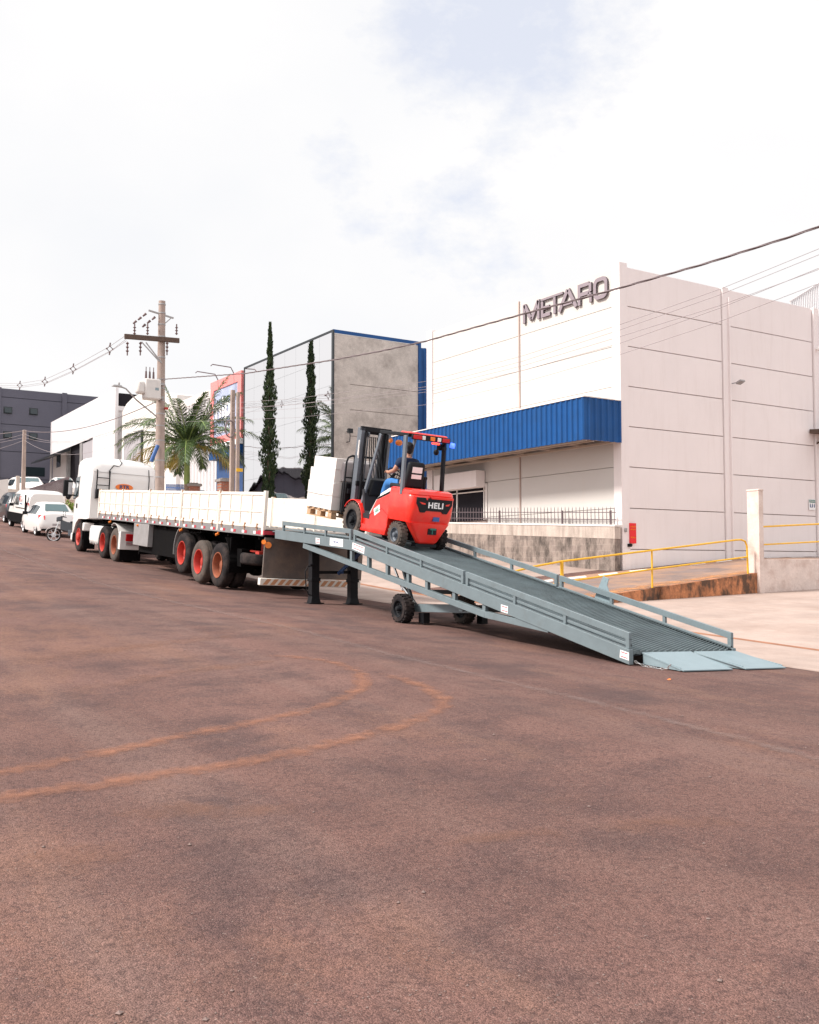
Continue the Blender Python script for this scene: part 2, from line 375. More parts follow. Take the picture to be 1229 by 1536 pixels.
# block wall, bricks, mirror facade, road, apron: own node trees
def blockmat(name, c1, c2, mortar, bw, bh, ax, dirt, da=.6, mort=.012, bump=.4):
    m = bpy.data.materials.new(name); m.use_nodes = True; t = m.node_tree; b = t.nodes['Principled BSDF']; l = t.links.new
    b.inputs['Roughness'].default_value = .95
    tc = N(t, 'ShaderNodeTexCoord'); sp = N(t, 'ShaderNodeSeparateXYZ'); cb = N(t, 'ShaderNodeCombineXYZ')
    l(tc.outputs['Object'], sp.inputs[0]); l(sp.outputs[ax], cb.inputs[0]); l(sp.outputs[2], cb.inputs[1])
    br = N(t, 'ShaderNodeTexBrick'); l(cb.outputs[0], br.inputs[0]); br.inputs['Scale'].default_value = 1
    br.inputs['Color1'].default_value = tuple(c1) + (1,); br.inputs['Color2'].default_value = tuple(c2) + (1,); br.inputs['Mortar'].default_value = tuple(mortar) + (1,)
    br.inputs['Brick Width'].default_value = bw; br.inputs['Row Height'].default_value = bh; br.inputs['Mortar Size'].default_value = mort
    br.inputs['Mortar Smooth'].default_value = .3
    n = N(t, 'ShaderNodeTexNoise'); n.inputs['Scale'].default_value = 1.3; n.inputs['Detail'].default_value = 10; n.inputs['Roughness'].default_value = .75
    mpn = N(t, 'ShaderNodeMapping'); mpn.inputs['Scale'].default_value = (2, 2, .8); l(tc.outputs['Object'], mpn.inputs[0]); l(mpn.outputs[0], n.inputs[0])
    r = N(t, 'ShaderNodeMapRange'); r.inputs[1].default_value = .42; r.inputs[2].default_value = .62; r.inputs[4].default_value = da; l(n.outputs[0], r.inputs[0])
    x = N(t, 'ShaderNodeMix', data_type='RGBA'); l(r.outputs[0], x.inputs[0]); l(br.outputs[0], x.inputs[6]); x.inputs[7].default_value = tuple(dirt) + (1,)
    l(x.outputs[2], b.inputs['Base Color'])
    bp = N(t, 'ShaderNodeBump'); bp.inputs['Strength'].default_value = bump; bp.inputs['Distance'].default_value = .02
    n2 = N(t, 'ShaderNodeTexNoise'); n2.inputs['Scale'].default_value = 22; n2.inputs['Detail'].default_value = 6; l(tc.outputs['Object'], n2.inputs[0])
    l(n2.outputs[0], bp.inputs['Height']); l(bp.outputs[0], b.inputs['Normal'])
    return m
M['block'] = blockmat('weathered_blockwork', (.33, .265, .23), (.27, .215, .19), (.34, .28, .245), .39, .19, 1, (.060, .048, .042), .95)
M['brick'] = blockmat('red_brick', (.42, .12, .06), (.34, .09, .05), (.30, .22, .19), .22, .07, 0, (.2, .08, .05), .3, .012)
def mirror():
    m = bpy.data.materials.new('mirror_cladding'); m.use_nodes = True; t = m.node_tree; b = t.nodes['Principled BSDF']; l = t.links.new
    b.inputs['Base Color'].default_value = (.80, .79, .80, 1); b.inputs['Metallic'].default_value = 1; b.inputs['Roughness'].default_value = .02
    tc = N(t, 'ShaderNodeTexCoord'); n = N(t, 'ShaderNodeTexNoise'); n.inputs['Scale'].default_value = .55; n.inputs['Detail'].default_value = 1.5; l(tc.outputs['Object'], n.inputs[0])
    bp = N(t, 'ShaderNodeBump'); bp.inputs['Strength'].default_value = .35; bp.inputs['Distance'].default_value = .03; l(n.outputs[0], bp.inputs['Height']); l(bp.outputs[0], b.inputs['Normal'])
    return m
M['mirror'] = mirror()
def asphalt():
    m = bpy.data.materials.new('dusty_asphalt'); m.use_nodes = True; t = m.node_tree; b = t.nodes['Principled BSDF']; l = t.links.new
    b.inputs['Roughness'].default_value = .9; b.inputs['Specular IOR Level'].default_value = .25
    tc = N(t, 'ShaderNodeTexCoord')
    def noise(sc, det=6, rg=.6, scale3=None):
        n = N(t, 'ShaderNodeTexNoise'); n.inputs['Scale'].default_value = sc; n.inputs['Detail'].default_value = det; n.inputs['Roughness'].default_value = rg
        if scale3:
            q = N(t, 'ShaderNodeMapping'); q.inputs['Scale'].default_value = scale3; l(tc.outputs['Object'], q.inputs[0]); l(q.outputs[0], n.inputs[0])
        else: l(tc.outputs['Object'], n.inputs[0])
        return n.outputs[0]
    def rng(o, a, b_, c=0, d=1):
        r = N(t, 'ShaderNodeMapRange'); l(o, r.inputs[0]); r.inputs[1].default_value = a; r.inputs[2].default_value = b_; r.inputs[3].default_value = c; r.inputs[4].default_value = d
        return r.outputs[0]
    def mix(f, a, c):
        x = N(t, 'ShaderNodeMix', data_type='RGBA')
        l(f, x.inputs[0])
        for k, s in ((6, a), (7, c)):
            if isinstance(s, tuple): x.inputs[k].default_value = s + (1,)
            else: l(s, x.inputs[k])
        return x.outputs[2]
    c = mix(rng(noise(.35, 5, .6), .3, .7), (.124, .066, .056), (.202, .108, .090))
    c = mix(rng(noise(1.0, 5, .6, (1.6, .10, 1)), .45, .68, 0, .45), c, (.215, .140, .120))
    c = mix(rng(noise(1.5, 8, .72), .45, .68, 0, .75), c, (.078, .046, .045))
    c = mix(rng(noise(.8, 3, .5), .56, .70, 0, .45), c, (.060, .042, .045))
    c = mix(rng(noise(.55, 8, .7, (1, .45, 1)), .52, .78, 0, .7), c, (.30, .150, .095))
    # aggregate: stones of two sizes
    v = N(t, 'ShaderNodeTexVoronoi'); v.inputs['Scale'].default_value = 175; l(tc.outputs['Object'], v.inputs[0])
    sv = N(t, 'ShaderNodeSeparateColor'); l(v.outputs['Color'], sv.inputs[0])
    v2 = N(t, 'ShaderNodeTexVoronoi'); v2.inputs['Scale'].default_value = 380; l(tc.outputs['Object'], v2.inputs[0])
    sv2 = N(t, 'ShaderNodeSeparateColor'); l(v2.outputs['Color'], sv2.inputs[0])
    k = N(t, 'ShaderNodeVectorMath', operation='SCALE'); l(c, k.inputs[0]); l(rng(sv.outputs[0], 0, 1, .60, 1.36), k.inputs['Scale'])
    k2 = N(t, 'ShaderNodeVectorMath', operation='SCALE'); l(k.outputs[0], k2.inputs[0]); l(rng(sv2.outputs[1], 0, 1, .72, 1.28), k2.inputs['Scale'])
    c = mix(rng(sv.outputs[2], .982, .995, 0, .45), k2.outputs[0], (.34, .27, .235))
    c = mix(rng(noise(30, 5, .75), .50, .64, 0, .55), c, (.048, .027, .027))
    c = mix(rng(noise(17, 6, .8), .55, .72, 0, .45), c, (.23, .140, .12))
    l(c, b.inputs['Base Color'])
    bp = N(t, 'ShaderNodeBump'); bp.inputs['Strength'].default_value = .8; bp.inputs['Distance'].default_value = .006
    a1 = N(t, 'ShaderNodeMath', operation='MULTIPLY_ADD'); l(v.outputs['Distance'], a1.inputs[0]); a1.inputs[1].default_value = -.9
    l(noise(60, 8, .75), a1.inputs[2]); l(a1.outputs[0], bp.inputs['Height']); l(bp.outputs[0], b.inputs['Normal'])
    return m
M['asphalt'] = asphalt()
M['apron'] = mat('dusty_concrete', (.39, .295, .255), .9, var=.18, vs=.9, bump=.25, bs=40, dirt=(.28, .185, .145), da=.6, ds=.6, fine=.07, dlo=.46, dhi=.72)
M['drive'] = mat('driveway_asphalt', (.20, .145, .13), .9, var=.2, vs=.8, bump=.4, bs=80, dirt=(.42, .23, .13), da=.75, ds=.5, fine=.15, dlo=.42, dhi=.6)
def dustmat(name, col, soft, hard=.5, sc=9, top=.95):
    m = bpy.data.materials.new(name); m.use_nodes = True; t = m.node_tree; b = t.nodes['Principled BSDF']; l = t.links.new
    b.inputs['Roughness'].default_value = .95
    tc = N(t, 'ShaderNodeTexCoord'); at_ = N(t, 'ShaderNodeAttribute'); at_.attribute_name = 'fade'
    n = N(t, 'ShaderNodeTexNoise'); n.inputs['Scale'].default_value = sc; n.inputs['Detail'].default_value = 8; n.inputs['Roughness'].default_value = .75; l(tc.outputs['Object'], n.inputs[0])
    a = N(t, 'ShaderNodeMath', operation='MULTIPLY_ADD'); l(n.outputs[0], a.inputs[0]); a.inputs[1].default_value = 3.2; a.inputs[2].default_value = -2.2
    a2 = N(t, 'ShaderNodeMath', operation='MULTIPLY_ADD'); l(at_.outputs['Fac'], a2.inputs[0]); a2.inputs[1].default_value = 1.15; l(a.outputs[0], a2.inputs[2])
    r = N(t, 'ShaderNodeMapRange'); l(a2.outputs[0], r.inputs[0]); r.inputs[1].default_value = 0; r.inputs[2].default_value = hard; r.inputs[4].default_value = top
    v = N(t, 'ShaderNodeTexNoise'); v.inputs['Scale'].default_value = 110; v.inputs['Detail'].default_value = 3; l(tc.outputs['Object'], v.inputs[0])
    x = N(t, 'ShaderNodeMix', data_type='RGBA'); l(v.outputs[0], x.inputs[0]); x.inputs[6].default_value = tuple(c * .55 for c in col) + (1,); x.inputs[7].default_value = tuple(min(1, c * 1.4) for c in col) + (1,)
    l(x.outputs[2], b.inputs['Base Color']); l(r.outputs[0], b.inputs['Alpha'])
    return m
M['track'] = dustmat('orange_dust', (.33, .142, .085), .5, 1.1, 5, .74)
M['haze_dust'] = dustmat('thin_dust', (.27, .13, .085), .5, 1.3, 4, .5)
M['joint'] = dustmat('worn_joint', (.24, .165, .15), .5, .9, 8, .5)
M['edge_dust'] = dustmat('orange_edge_dust', (.55, .25, .10), .5, .8, 3, .9)
# ================================================================ THE SETTING
def frange(a, b, st):
    n = max(1, int(round((b - a) / st))); return [a + (b - a) * i / n for i in range(n + 1)]
xs = frange(-400, -60, 40)[:-1] + frange(-60, -8, 4)[:-1] + frange(-8, 14, .5)[:-1] + frange(14, 26.5, .5)[:-1] + frange(26.5, 60, 2)[:-1] + frange(60, 500, 40)
ys = frange(-60, -4, 4)[:-1] + frange(-4, 17.29, .4)[:-1] + [17.29, 17.33] + frange(17.33, 60, .6)[1:-1] + frange(60, 120, 2)[:-1] + frange(120, 600, 30)
tag(MB().grid(xs, ys, ground).build('ground', M['asphalt'], smooth=60), kind='structure')
up = lambda d: (lambda x, y: ground(x, y) + d)
a = MB()
a.grid([11.1, 12, 13, 13.93], frange(3, 34, .5), up(.004)).grid([14.07] + frange(14.5, 60, 1.5), frange(3, 17.2, .5), up(.004))
a.grid([14.07] + frange(14.5, 21.3, .5), frange(22.4, 34, .6), up(.004))
ap = tag(a.build('concrete_apron', M['apron'], smooth=60), kind='structure')
tag(MB().grid([14.2] + frange(14.5, 26.5, .5) + frange(26.5, 60, 3)[1:], frange(17.42, 21.7, .4), up(.004)).build('driveway', M['drive'], smooth=60), kind='structure')
tag(MB().grid([13.9, 14, 14.1], frange(3, 34, .5), up(.006)).build('gutter', M['dirt'], smooth=60), kind='structure')
g = MB()
g.grid(frange(12.2, 21.3, .7), frange(34, 110, 2), up(.006))
tag(g.build('pavement', M['light_concrete'], smooth=60), kind='structure')

def strip(name, pts, w, mtl, fade_ends=.12, z=.005, wv=0):
    """a band of dust lying on the road; fade: 1 in the middle, 0 at the edges and ends"""
    P = [Vector((p[0], p[1], 0)) for p in pts]
    Q = []
    for i in range(len(P) - 1):
        p0, p1, p2, p3 = P[max(i - 1, 0)], P[i], P[i + 1], P[min(i + 2, len(P) - 1)]
        k = max(3, int((p2 - p1).length / .12))
        for j in range(k):
            t = j / k
            Q.append(.5 * ((2 * p1) + (p2 - p0) * t + (2 * p0 - 5 * p1 + 4 * p2 - p3) * t * t + (3 * p1 - p0 - 3 * p2 + p3) * t ** 3))
    Q.append(P[-1]); vs, fs, fd = [], [], []; m = 7
    for i, q in enumerate(Q):
        d = (Q[min(i + 1, len(Q) - 1)] - Q[max(i - 1, 0)]).normalized(); s = Vector((d.y, -d.x, 0))
        e = min(1, i / len(Q) / fade_ends, (len(Q) - 1 - i) / len(Q) / fade_ends) if fade_ends else 1
        ww = w * (1 + wv * math.sin(i * .13) * math.sin(i * .05 + 1))
        for k in range(m):
            o = (k / (m - 1) - .5) * ww; p = q + s * o
            vs.append((p.x, p.y, ground(p.x, p.y) + z)); fd.append(max(0, 1 - abs(k / (m - 1) - .5) * 2) ** .5 * (.0 + e))
    for i in range(len(Q) - 1):
        for k in range(m - 1): fs.append((i * m + k, i * m + k + 1, (i + 1) * m + k + 1, (i + 1) * m + k))
    me = bpy.data.meshes.new(name); me.from_pydata(vs, [], fs); me.materials.append(mtl)
    at_ = me.attributes.new('fade', 'FLOAT', 'POINT'); at_.data.foreach_set('value', fd); me.update()
    o = bpy.data.objects.new(name, me); COL.objects.link(o); o['kind'] = 'stuff'; return o
inner = [(.3, 6.35), (1.17, 6.46), (1.72, 6.59), (2.38, 6.85), (2.9, 6.98), (3.4, 7.16), (3.8, 7.36), (4.2, 7.62), (4.62, 8.06), (5.0, 8.8), (5.1, 9.5), (4.85, 10.1), (4.4, 10.4)]
outer = [(.3, 5.86), (1.07, 5.88), (1.54, 5.88), (2.06, 5.90), (2.6, 5.93), (3.1, 6.05), (3.6, 6.22), (4.05, 6.40), (4.45, 6.65), (4.82, 7.02), (5.08, 7.6), (5.2, 8.33), (5.1, 8.9)]
strip('dust_track', inner, .30, M['track'], .07, wv=.25); strip('dust_track', outer, .32, M['track'], .07, .0065, wv=.25)
strip('dust_track', [(1.75, 9.12), (2.38, 9.13), (2.87, 9.35), (3.5, 9.66), (4.1, 9.78), (4.76, 9.9), (5.1, 9.6)], .5, M['haze_dust'], .3, .008)
strip('dust_track', [(1.5, 10.6), (3, 11.4), (4.6, 12.0), (6.2, 12.2)], .7, M['haze_dust'], .3, .005)
strip('dust_patch', [(1.3, 5.3), (1.7, 5.2), (2.1, 5.0), (2.5, 4.7)], .45, M['haze_dust'], .3, .005)
strip('dust_patch', [(.9, 4.6), (1.2, 4.7), (1.6, 4.6)], .5, M['haze_dust'], .3, .005)
strip('dust_patch', [(2.6, 3.9), (2.9, 3.95), (3.25, 3.85), (3.5, 3.7)], .25, M['haze_dust'], .3, .005)
strip('dust_patch', [(3.4, 3.85), (3.75, 3.72), (4.1, 3.55), (4.5, 3.3)], .35, M['haze_dust'], .3, .005)
strip('road_seam', [(6.12, 44), (6.12, 34), (6.1, 24), (6.15, 16), (6.28, 12.8), (6.2, 10.5), (6.2, 8.6), (6.15, 6.5), (6.05, 5), (5.95, 4), (5.9, 2.5)], .30, M['joint'], .02, .005)
strip('edge_dust', [(14.6, 17.1), (15.6, 17.6), (17, 17.75), (19, 17.8), (21, 17.8), (23.4, 17.75)], 1.0, M['edge_dust'], .05, .012)
strip('edge_dust', [(11.1, 3.2), (11.1, 8), (11.15, 14), (11.2, 20)], .35, M['haze_dust'], .05, .011)

# loose grit on the asphalt
gr = MB(); rr = random.Random(3)
for i in range(1100):
    d = 3.2 + 9 * rr.random() ** 1.7; az = YAW + R(rr.uniform(-26, 26)); x, y = d * math.sin(az), d * math.cos(az)
    if 8.5 < x and y > 7.9 or x > 11: continue
    r = rr.uniform(.002, .0055) * (1 + (rr.random() > .97) * 1.4); z = ground(x, y)
    vs = []
    for (a_, b_, c_) in ((1, 0, 0), (0, 1, 0), (-1, 0, 0), (0, -1, 0), (0, 0, 1), (0, 0, -1)):
        q = rr.uniform(.6, 1.2) * r; vs.append((x + a_ * q * 1.2, y + b_ * q, z + r * .35 + c_ * q * .7))
    gr.add(vs, [(0, 1, 4), (1, 2, 4), (2, 3, 4), (3, 0, 4), (1, 0, 5), (2, 1, 5), (3, 2, 5), (0, 3, 5)])
tag(gr.build('loose_grit', M['pebble'], smooth=0), kind='stuff')

# ================================================================ WHITE WAREHOUSE WITH THE STEEL LETTERS
XF, YS = 21.6, 21.8                 # street front plane, side wall plane
YL = at(645, 600, X=XF).y; XR1 = at(1090, 600, Y=YS).x; XR2 = at(1224, 600, Y=YS).x; TOP = CAMZ + 9.30
wh = thing('white_warehouse', 'tall off-white concrete panel warehouse carrying grey metal letters above a blue canopy', 'building', (XF, YS, 1.2))
def W(mb, name, m, par=wh, **k):      # geometry written in world coordinates, hung under a thing
    o = mb.build(name, m, None, **k)
    if par is not None:
        o.parent = par; o.matrix_parent_inverse = Matrix.Translation(-Vector(par.location)) if par.rotation_euler == Euler((0, 0, 0)) else par.matrix_basis.inverted()
    return o
seams = [CAMZ + q for q in (8.06, 6.81, 5.56, 4.31, 3.06, 1.79, .53)]
rows = [TOP] + seams + [0.9]
side = MB(); g_ = .012
side.box(XF + .12, XR2 + .2, YS + .12, YS + .3, .6, TOP - .05, 1)
for (x0, x1) in ((XF + .33, XR1 - .16), (XR1 + .16, XR2 - .12)):
    for i in range(len(rows) - 1):
        side.box(x0 + g_, x1 - g_, YS + .02, YS + .12, rows[i + 1] + g_, rows[i] - g_, 0)
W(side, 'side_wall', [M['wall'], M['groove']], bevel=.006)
for bx_ in ((XF - .02, XF + .32, YS - .02, YS + .32, .6, TOP + .1), (XR1 - .15, XR1 + .15, YS - .03, YS + .12, .6, TOP + .04), (XR2 - .1, XR2 + .22, YS - .05, YS + .3, .6, TOP + .02), (XF - .02, XF + .3, YL - .18, YL + .2, .6, TOP + .08)):
    W(MB().box(*bx_), 'pillar', M['wall'], bevel=.01)
W(MB().box(XR1 + .09, XR1 + .15, YS - .10, YS - .032, 1.6, TOP - .3), 'conduit', M['wall'])
fr = MB(); YM = at(779, 600, X=XF).y
fr.box(XF + .13, XF + .3, YS + .32, YL - .18, .6, TOP - .05, 1)
dY0, dY1 = at(731, 750, X=XF).y, at(668, 750, X=XF).y; dz1, dz0 = at(731, 724, X=XF).z, at(731, 779, X=XF).z
for (y0, y1) in ((YS + .34, YM - .05), (YM + .05, YL - .2)):
    for i in range(len(rows) - 1):
        z1, z0 = rows[i] - g_ * .6, rows[i + 1] + g_ * .6
        parts = [(y0, y1)]
        if z0 < dz1 and y1 > dY0 + .1: parts = [(y0, dY0), (dY1, y1)]
        for q0, q1 in parts:
            if q1 - q0 > .03: fr.box(XF + .02, XF + .13, q0 + g_ * .6, q1 - g_ * .6, z0, z1, 0)
        if len(parts) == 2 and z1 > dz1: fr.box(XF + .021, XF + .131, dY0, dY1, dz1, z1, 0)
fr.box(XF + .0, XF + .12, YM - .03, YM + .03, .6, TOP - .02, 1)
W(fr, 'front_wall', [M['wall_front_dimmed'], M['groove']], bevel=.006)
W(MB().box(XF + .31, XR2 + .1, YS + .31, YL + .1, TOP - .5, TOP - .42).box(XF + .31, XR2 + .1, YL - .1, YL + .12, .6, TOP - .06).box(XR2 - .05, XR2 + .12, YS + .31, YL, .6, TOP - .06), 'roof', M['grey_wall'])
# steel letters: strokes in a (s, t) frame, s runs towards -Y, t up
XQ = XF - .06
Y0 = at(784.5, 470, X=XQ).y; zb = at(784, 486, X=XQ).z; LW = Y0 - at(911, 430, X=XQ).y
H = at(784, 457, X=XQ).z - zb
lt = thing('lettering', None, None)
def letter(polys, name='letter'):
    mb = MB()
    for p in polys:
        q = [(Y0 - s * LW, zb + t * H) for s, t in p]; mb.prism(q, 0, XF - .06, XF + .0, 1)
        mb.add([(XF - .064, a, c) for a, c in q], [list(range(len(q)))], 0)
    return W(mb, name, [M['letter'], M['letter_side_shaded']], smooth=0)
bpy.data.objects.remove(lt)
def seg(a, b, w_):
    (x0, y0), (x1, y1) = a, b; r_ = H / LW; dx, dy = (x1 - x0), (y1 - y0) * r_; l_ = math.hypot(dx, dy); nx, ny = -dy / l_ * w_ / 2, dx / l_ * w_ / 2
    return [(x0 - nx, y0 - ny / r_), (x1 - nx, y1 - ny / r_), (x1 + nx, y1 + ny / r_), (x0 + nx, y0 + ny / r_)]
tk = .029; th = tk * LW / H
def rect(x0, x1, y0, y1): return [(x0, y0), (x1, y0), (x1, y1), (x0, y1)]
letter([rect(0, tk, 0, .98), rect(.185, .185 + tk, 0, .98), seg((.022, .93), (.105, .10), tk * 1.15), seg((.195, .93), (.112, .10), tk * 1.15)])
letter([rect(.232, .232 + tk, 0, .80), rect(.232 + tk, .345, 0, th), rect(.232 + tk, .335, .36, .36 + th), ])
letter([rect(.232, .50, .84, .84 + th * .6), rect(.385, .385 + tk, 0, .82)])
letter([seg((.455, 0), (.555, .96), tk * 1.15), seg((.655, 0), (.562, .96), tk * 1.15), rect(.495, .62, .22, .22 + th * .95)])
letter([rect(.675, .675 + tk, 0, 1), rect(.675 + tk, .80, 1 - th, 1), rect(.80, .80 + tk * .95, .5, .93), rect(.675 + tk, .80, .40, .40 + th), seg((.79, .44), (.822, .34), tk), rect(.802, .802 + tk, 0, .36)])
o_ = MB()
def rrect(x0, x1, y0, y1, r_, n=6):
    k = LW / H; out = []
    for cx_, cy_, a0 in ((x1 - r_, y1 - r_ * k, 0), (x0 + r_, y1 - r_ * k, 90), (x0 + r_, y0 + r_ * k, 180), (x1 - r_, y0 + r_ * k, 270)):
        for i in range(n + 1):
            a_ = R(a0 + 90 * i / n); out.append((cx_ + r_ * math.cos(a_), cy_ + r_ * k * math.sin(a_)))
    return out
A_ = rrect(.850, 1.0, -.01, 1.01, .05); B_ = rrect(.850 + tk, 1 - tk, th, 1 - th, .025)
ring = []
for i in range(len(A_)):
    j = (i + 1) % len(A_); ring.append([A_[i], A_[j], B_[j], B_[i]])
letter(ring)
# canopy
cn = thing('blue_canopy', 'long corrugated blue metal canopy box along the white warehouse front', 'canopy', (20.3, 22, 5.4))
cz1, cz0, cx = CAMZ + 5.05, CAMZ + 3.77, 20.06; cy0, cy1 = 21.76, 33.0
def corr(p0, p1, z0, z1, pitch, depth, nrm, mb, m=0):   # trapezoidal sheet from p0 to p1 (xy), ribs along z
    p0, p1 = Vector(p0), Vector(p1); d = (p1 - p0); Ln = d.length; d.normalize(); nv = Vector(nrm)
    n = int(Ln / pitch); pts = []
    for i in range(n):
        for f, h in ((0, 0), (.55, 0), (.68, 1), (.87, 1)): pts.append(((i + f) * Ln / n, h * depth))
    pts.append((Ln, 0))
    P = [p0 + d * s + nv * h for s, h in pts]; th_ = nv * -.003
    vs = [(p.x, p.y, z) for z in (z0, z1) for p in P] + [(p.x + th_.x, p.y + th_.y, z) for z in (z0, z1) for p in P]
    k = len(P); fs = []
    for i in range(k - 1): fs += [(i, i + 1, k + i + 1, k + i), (2 * k + i, 3 * k + i, 3 * k + i + 1, 2 * k + i + 1), (i, 2 * k + i, 2 * k + i + 1, i + 1), (k + i, k + i + 1, 3 * k + i + 1, 3 * k + i)]
    mb.add(vs, fs, m)
f_ = MB(); corr((cx, cy1), (cx, cy0), cz0, cz1, .235, .045, (-1, 0), f_); W(f_, 'fascia_sheet', M['blue_sheet'], cn, smooth=20)
f_ = MB(); corr((cx, cy0), (XF - .03, cy0), cz0, cz1, .235, .045, (0, -1), f_); W(f_, 'end_sheet', M['blue_sheet'], cn, smooth=20)
W(MB().box(cx - .05, XF - .03, cy0 - .05, cy1, cz1, cz1 + .03), 'cap_flashing', M['coping'], cn)
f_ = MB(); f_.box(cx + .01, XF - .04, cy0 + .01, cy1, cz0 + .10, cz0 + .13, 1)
for y in frange(cy0 + .15, cy1 - .15, 1.35): f_.bar((cx + .02, y, cz0 + .06), (XF - .04, y, cz0 + .06), .06, .07)
for x in (cx + .06, cx + .35, XF - .4): f_.box(x, x + .06, cy0 + .02, cy1, cz0 - .03, cz0 + .03)
W(f_, 'frame', [M['beige_steel'], M['dark_under']], cn)
# shutter door
dr = thing('roller_door', None, None); bpy.data.objects.remove(dr)
d_ = MB(); d_.box(XF - .01, XF + .10, dY0 + .02, dY0 + .10, dz0, dz1 - .02).box(XF - .01, XF + .10, dY1 - .1, dY1 - .02, dz0, dz1 - .02).box(XF - .01, XF + .10, dY0 + .10, dY1 - .10, dz1 - .12, dz1 - .02)
d_.box(XF + .03, XF + .07, dY0 + .22, dY0 + .27, dz0, dz1 - .12)
d_.box(XF + .03, XF + .07, dY1 - .75, dY1 - .70, dz0, dz1 - .12).box(XF + .03, XF + .07, dY0 + .1, dY1 - .1, dz1 - .30, dz1 - .26)
door = W(d_, 'doorway', M['coping'])
g2 = MB().box(XF + .075, XF + .085, dY0 + .1, dY1 - .1, dz0, dz1 - .12).build('pane', M['dark_open']); g2.parent = door
g2.matrix_parent_inverse = Matrix.Identity(4); 
hb = MB(); hy0, hy1 = at(728, 715, X=XF).y - .25, dY1 + .15
hb.box(XF - .42, XF - .01, hy0 + .25, hy1, at(735, 727, X=XF).z - .08, at(735, 704, X=XF).z - .02)
W(hb, 'shutter_box', M['wall'], bevel=.015)
# flood lamp, camera, meter box, gutter pipe, awning and signs on the side wall
def on_side(u, v): return at(u, v, Y=YS)
p = on_side(1097, 574.5); fl = thing('flood_lamp', 'small flood lamp on an arm on the bare side wall', 'lamp', p)
b = MB(); b.tube([(0, .0, -.02), (0, -.25, -.02)], .012); b.build('arm', M['fl_grey'], fl)
b = MB(); b.hexa([(-.04, -.42, .0), (.20, -.42, .0), (.20, -.22, -.08), (-.04, -.22, -.08), (-.04, -.40, .06), (.20, -.40, .06), (.20, -.2, -.02), (-.04, -.2, -.02)]); b.build('lamp_head', M['galv'], fl, bevel=.008)
p = on_side(948, 800); rs = thing('fire_sign', 'narrow red enamel sign with yellow lettering on the side wall corner', 'sign', p)
MB().box(-.13, .13, -.06, -.003, -.31, .31).build('board', M['red_sign'], rs, bevel=.004)
for tx, z_, s_ in (('CUIDADO', .20, .062), ('HIDRANTE', .115, .058), ('PROIBIDO', -.13, .058)):
    t_ = MB(); add_txt(t_, tx, s_, (0, -.063, z_), (1, 0, 0), (0, 0, 1), .003, .82); t_.build('lettering', M['sign_yel'], rs, smooth=0)
p = on_side(945.3, 818); b = MB(); b.cyl((-.04, -.0, 0), (-.04, -.10, 0), .05, seg=14).box(-.13, -.07, -.08, 0, -.045, .045)
vv = b.build('hose_valve', M['black'], None, bevel=.006); vv.location = p; tag(vv, 'black round valve fitting below the red sign', 'valve')
p = on_side(937.5, 795); b = MB().box(-.045, .045, -.06, -.022, -.06, .06)
vv = b.build('meter_box', M['galv'], None, bevel=.008); vv.location = p; tag(vv, 'tiny grey bell box on the pillar left of the red sign', 'box')
p = on_side(1218, 757); sg = thing('safety_sign', 'white notice with a green header and pictograms on the far side wall', 'sign', p)
MB().box(-.18, .18, -.02, -.003, -.19, .19).build('board', M['white_label'], sg)
MB().box(-.165, .165, -.026, -.0205, .07, .17).build('header', M['green_sign'], sg)
b = MB(); add_txt(b, 'SEGURANCA', .07, (0, -.029, .12), (1, 0, 0), (0, 0, 1), .003, .75); b.build('lettering', M['white_label'], sg, smooth=0)
for i, x in enumerate((-.11, 0, .11)):
    b = MB(); b.ball((x, -.024, .02), .02, 8, sc=(1, .15, 1)).box(x - .022, x + .022, -.026, -.0205, -.08, 0).box(x - .022, x + .05 * (i == 0) + .022, -.026, -.0205, -.1, -.08); b.build('pictogram', M['navy_wall'], sg)
p = on_side(1222, 652); b = MB().hexa([(-.45, -1.2, -.10), (2.5, -1.2, -.10), (2.5, -.02, 0), (-.45, -.02, 0), (-.45, -1.2, .05), (2.5, -1.2, .05), (2.5, -.02, .15), (-.45, -.02, .15)])
b.bar((-.1, -.02, -.35), (.0, -.7, -.06), .05, .05); aw = b.build('door_awning', M['crossarm'], None); aw.location = p + Vector((.15, 0, .02)); tag(aw, 'dark lean-to awning at the far right end of the side wall', 'awning')
p = on_side(1224, 525); b = MB(); b.tube([(0, 0, 0), (0, -.2, 0), (0, -.2, -.02)], .02).cyl((-.05, -.24, .02), (-.05, -.16, -.02), .07, seg=12)
vv = b.build('security_camera', M['coping'], None); vv.location = p - Vector((.04, 0, 0)); tag(vv, 'white dome camera high on the side wall edge', 'camera')
p = on_side(1228, 560); b = MB().cyl((0, -.1, -4.5), (0, -.1, 3.9), .06, seg=12)
vv = b.build('downpipe', M['coping'], None); vv.location = p + Vector((.12, 0, 0)); tag(vv, 'white downpipe at the far right corner of the warehouse', 'pipe')
# neighbour's translucent roof that shows behind the parapet at the right
q0, q1 = at(1186, 452, Y=34), at(1229, 425, Y=34)
b = MB(); L_ = (q1 - q0); n_ = 16
for i in range(n_ * 2): 
    a0 = q0 + L_ * (i / n_); b.box(a0.x, a0.x + .05, 34, 34.05, a0.z - 4 - i * .0, a0.z)
for i in range(n_ * 2):
    a0, a1 = q0 + L_ * (i / n_), q0 + L_ * ((i + .8) / n_); b.bar(a0, a1, .12, .10)
b.box(q0.x - .2, q0.x + 9, 34.1, 40, 0.6, q0.z - .4)
vv = b.build('slatted_hall', M['white_sheet'], None, smooth=0); tag(vv, 'pale slatted hall end rising just behind the warehouse parapet at right', 'building')

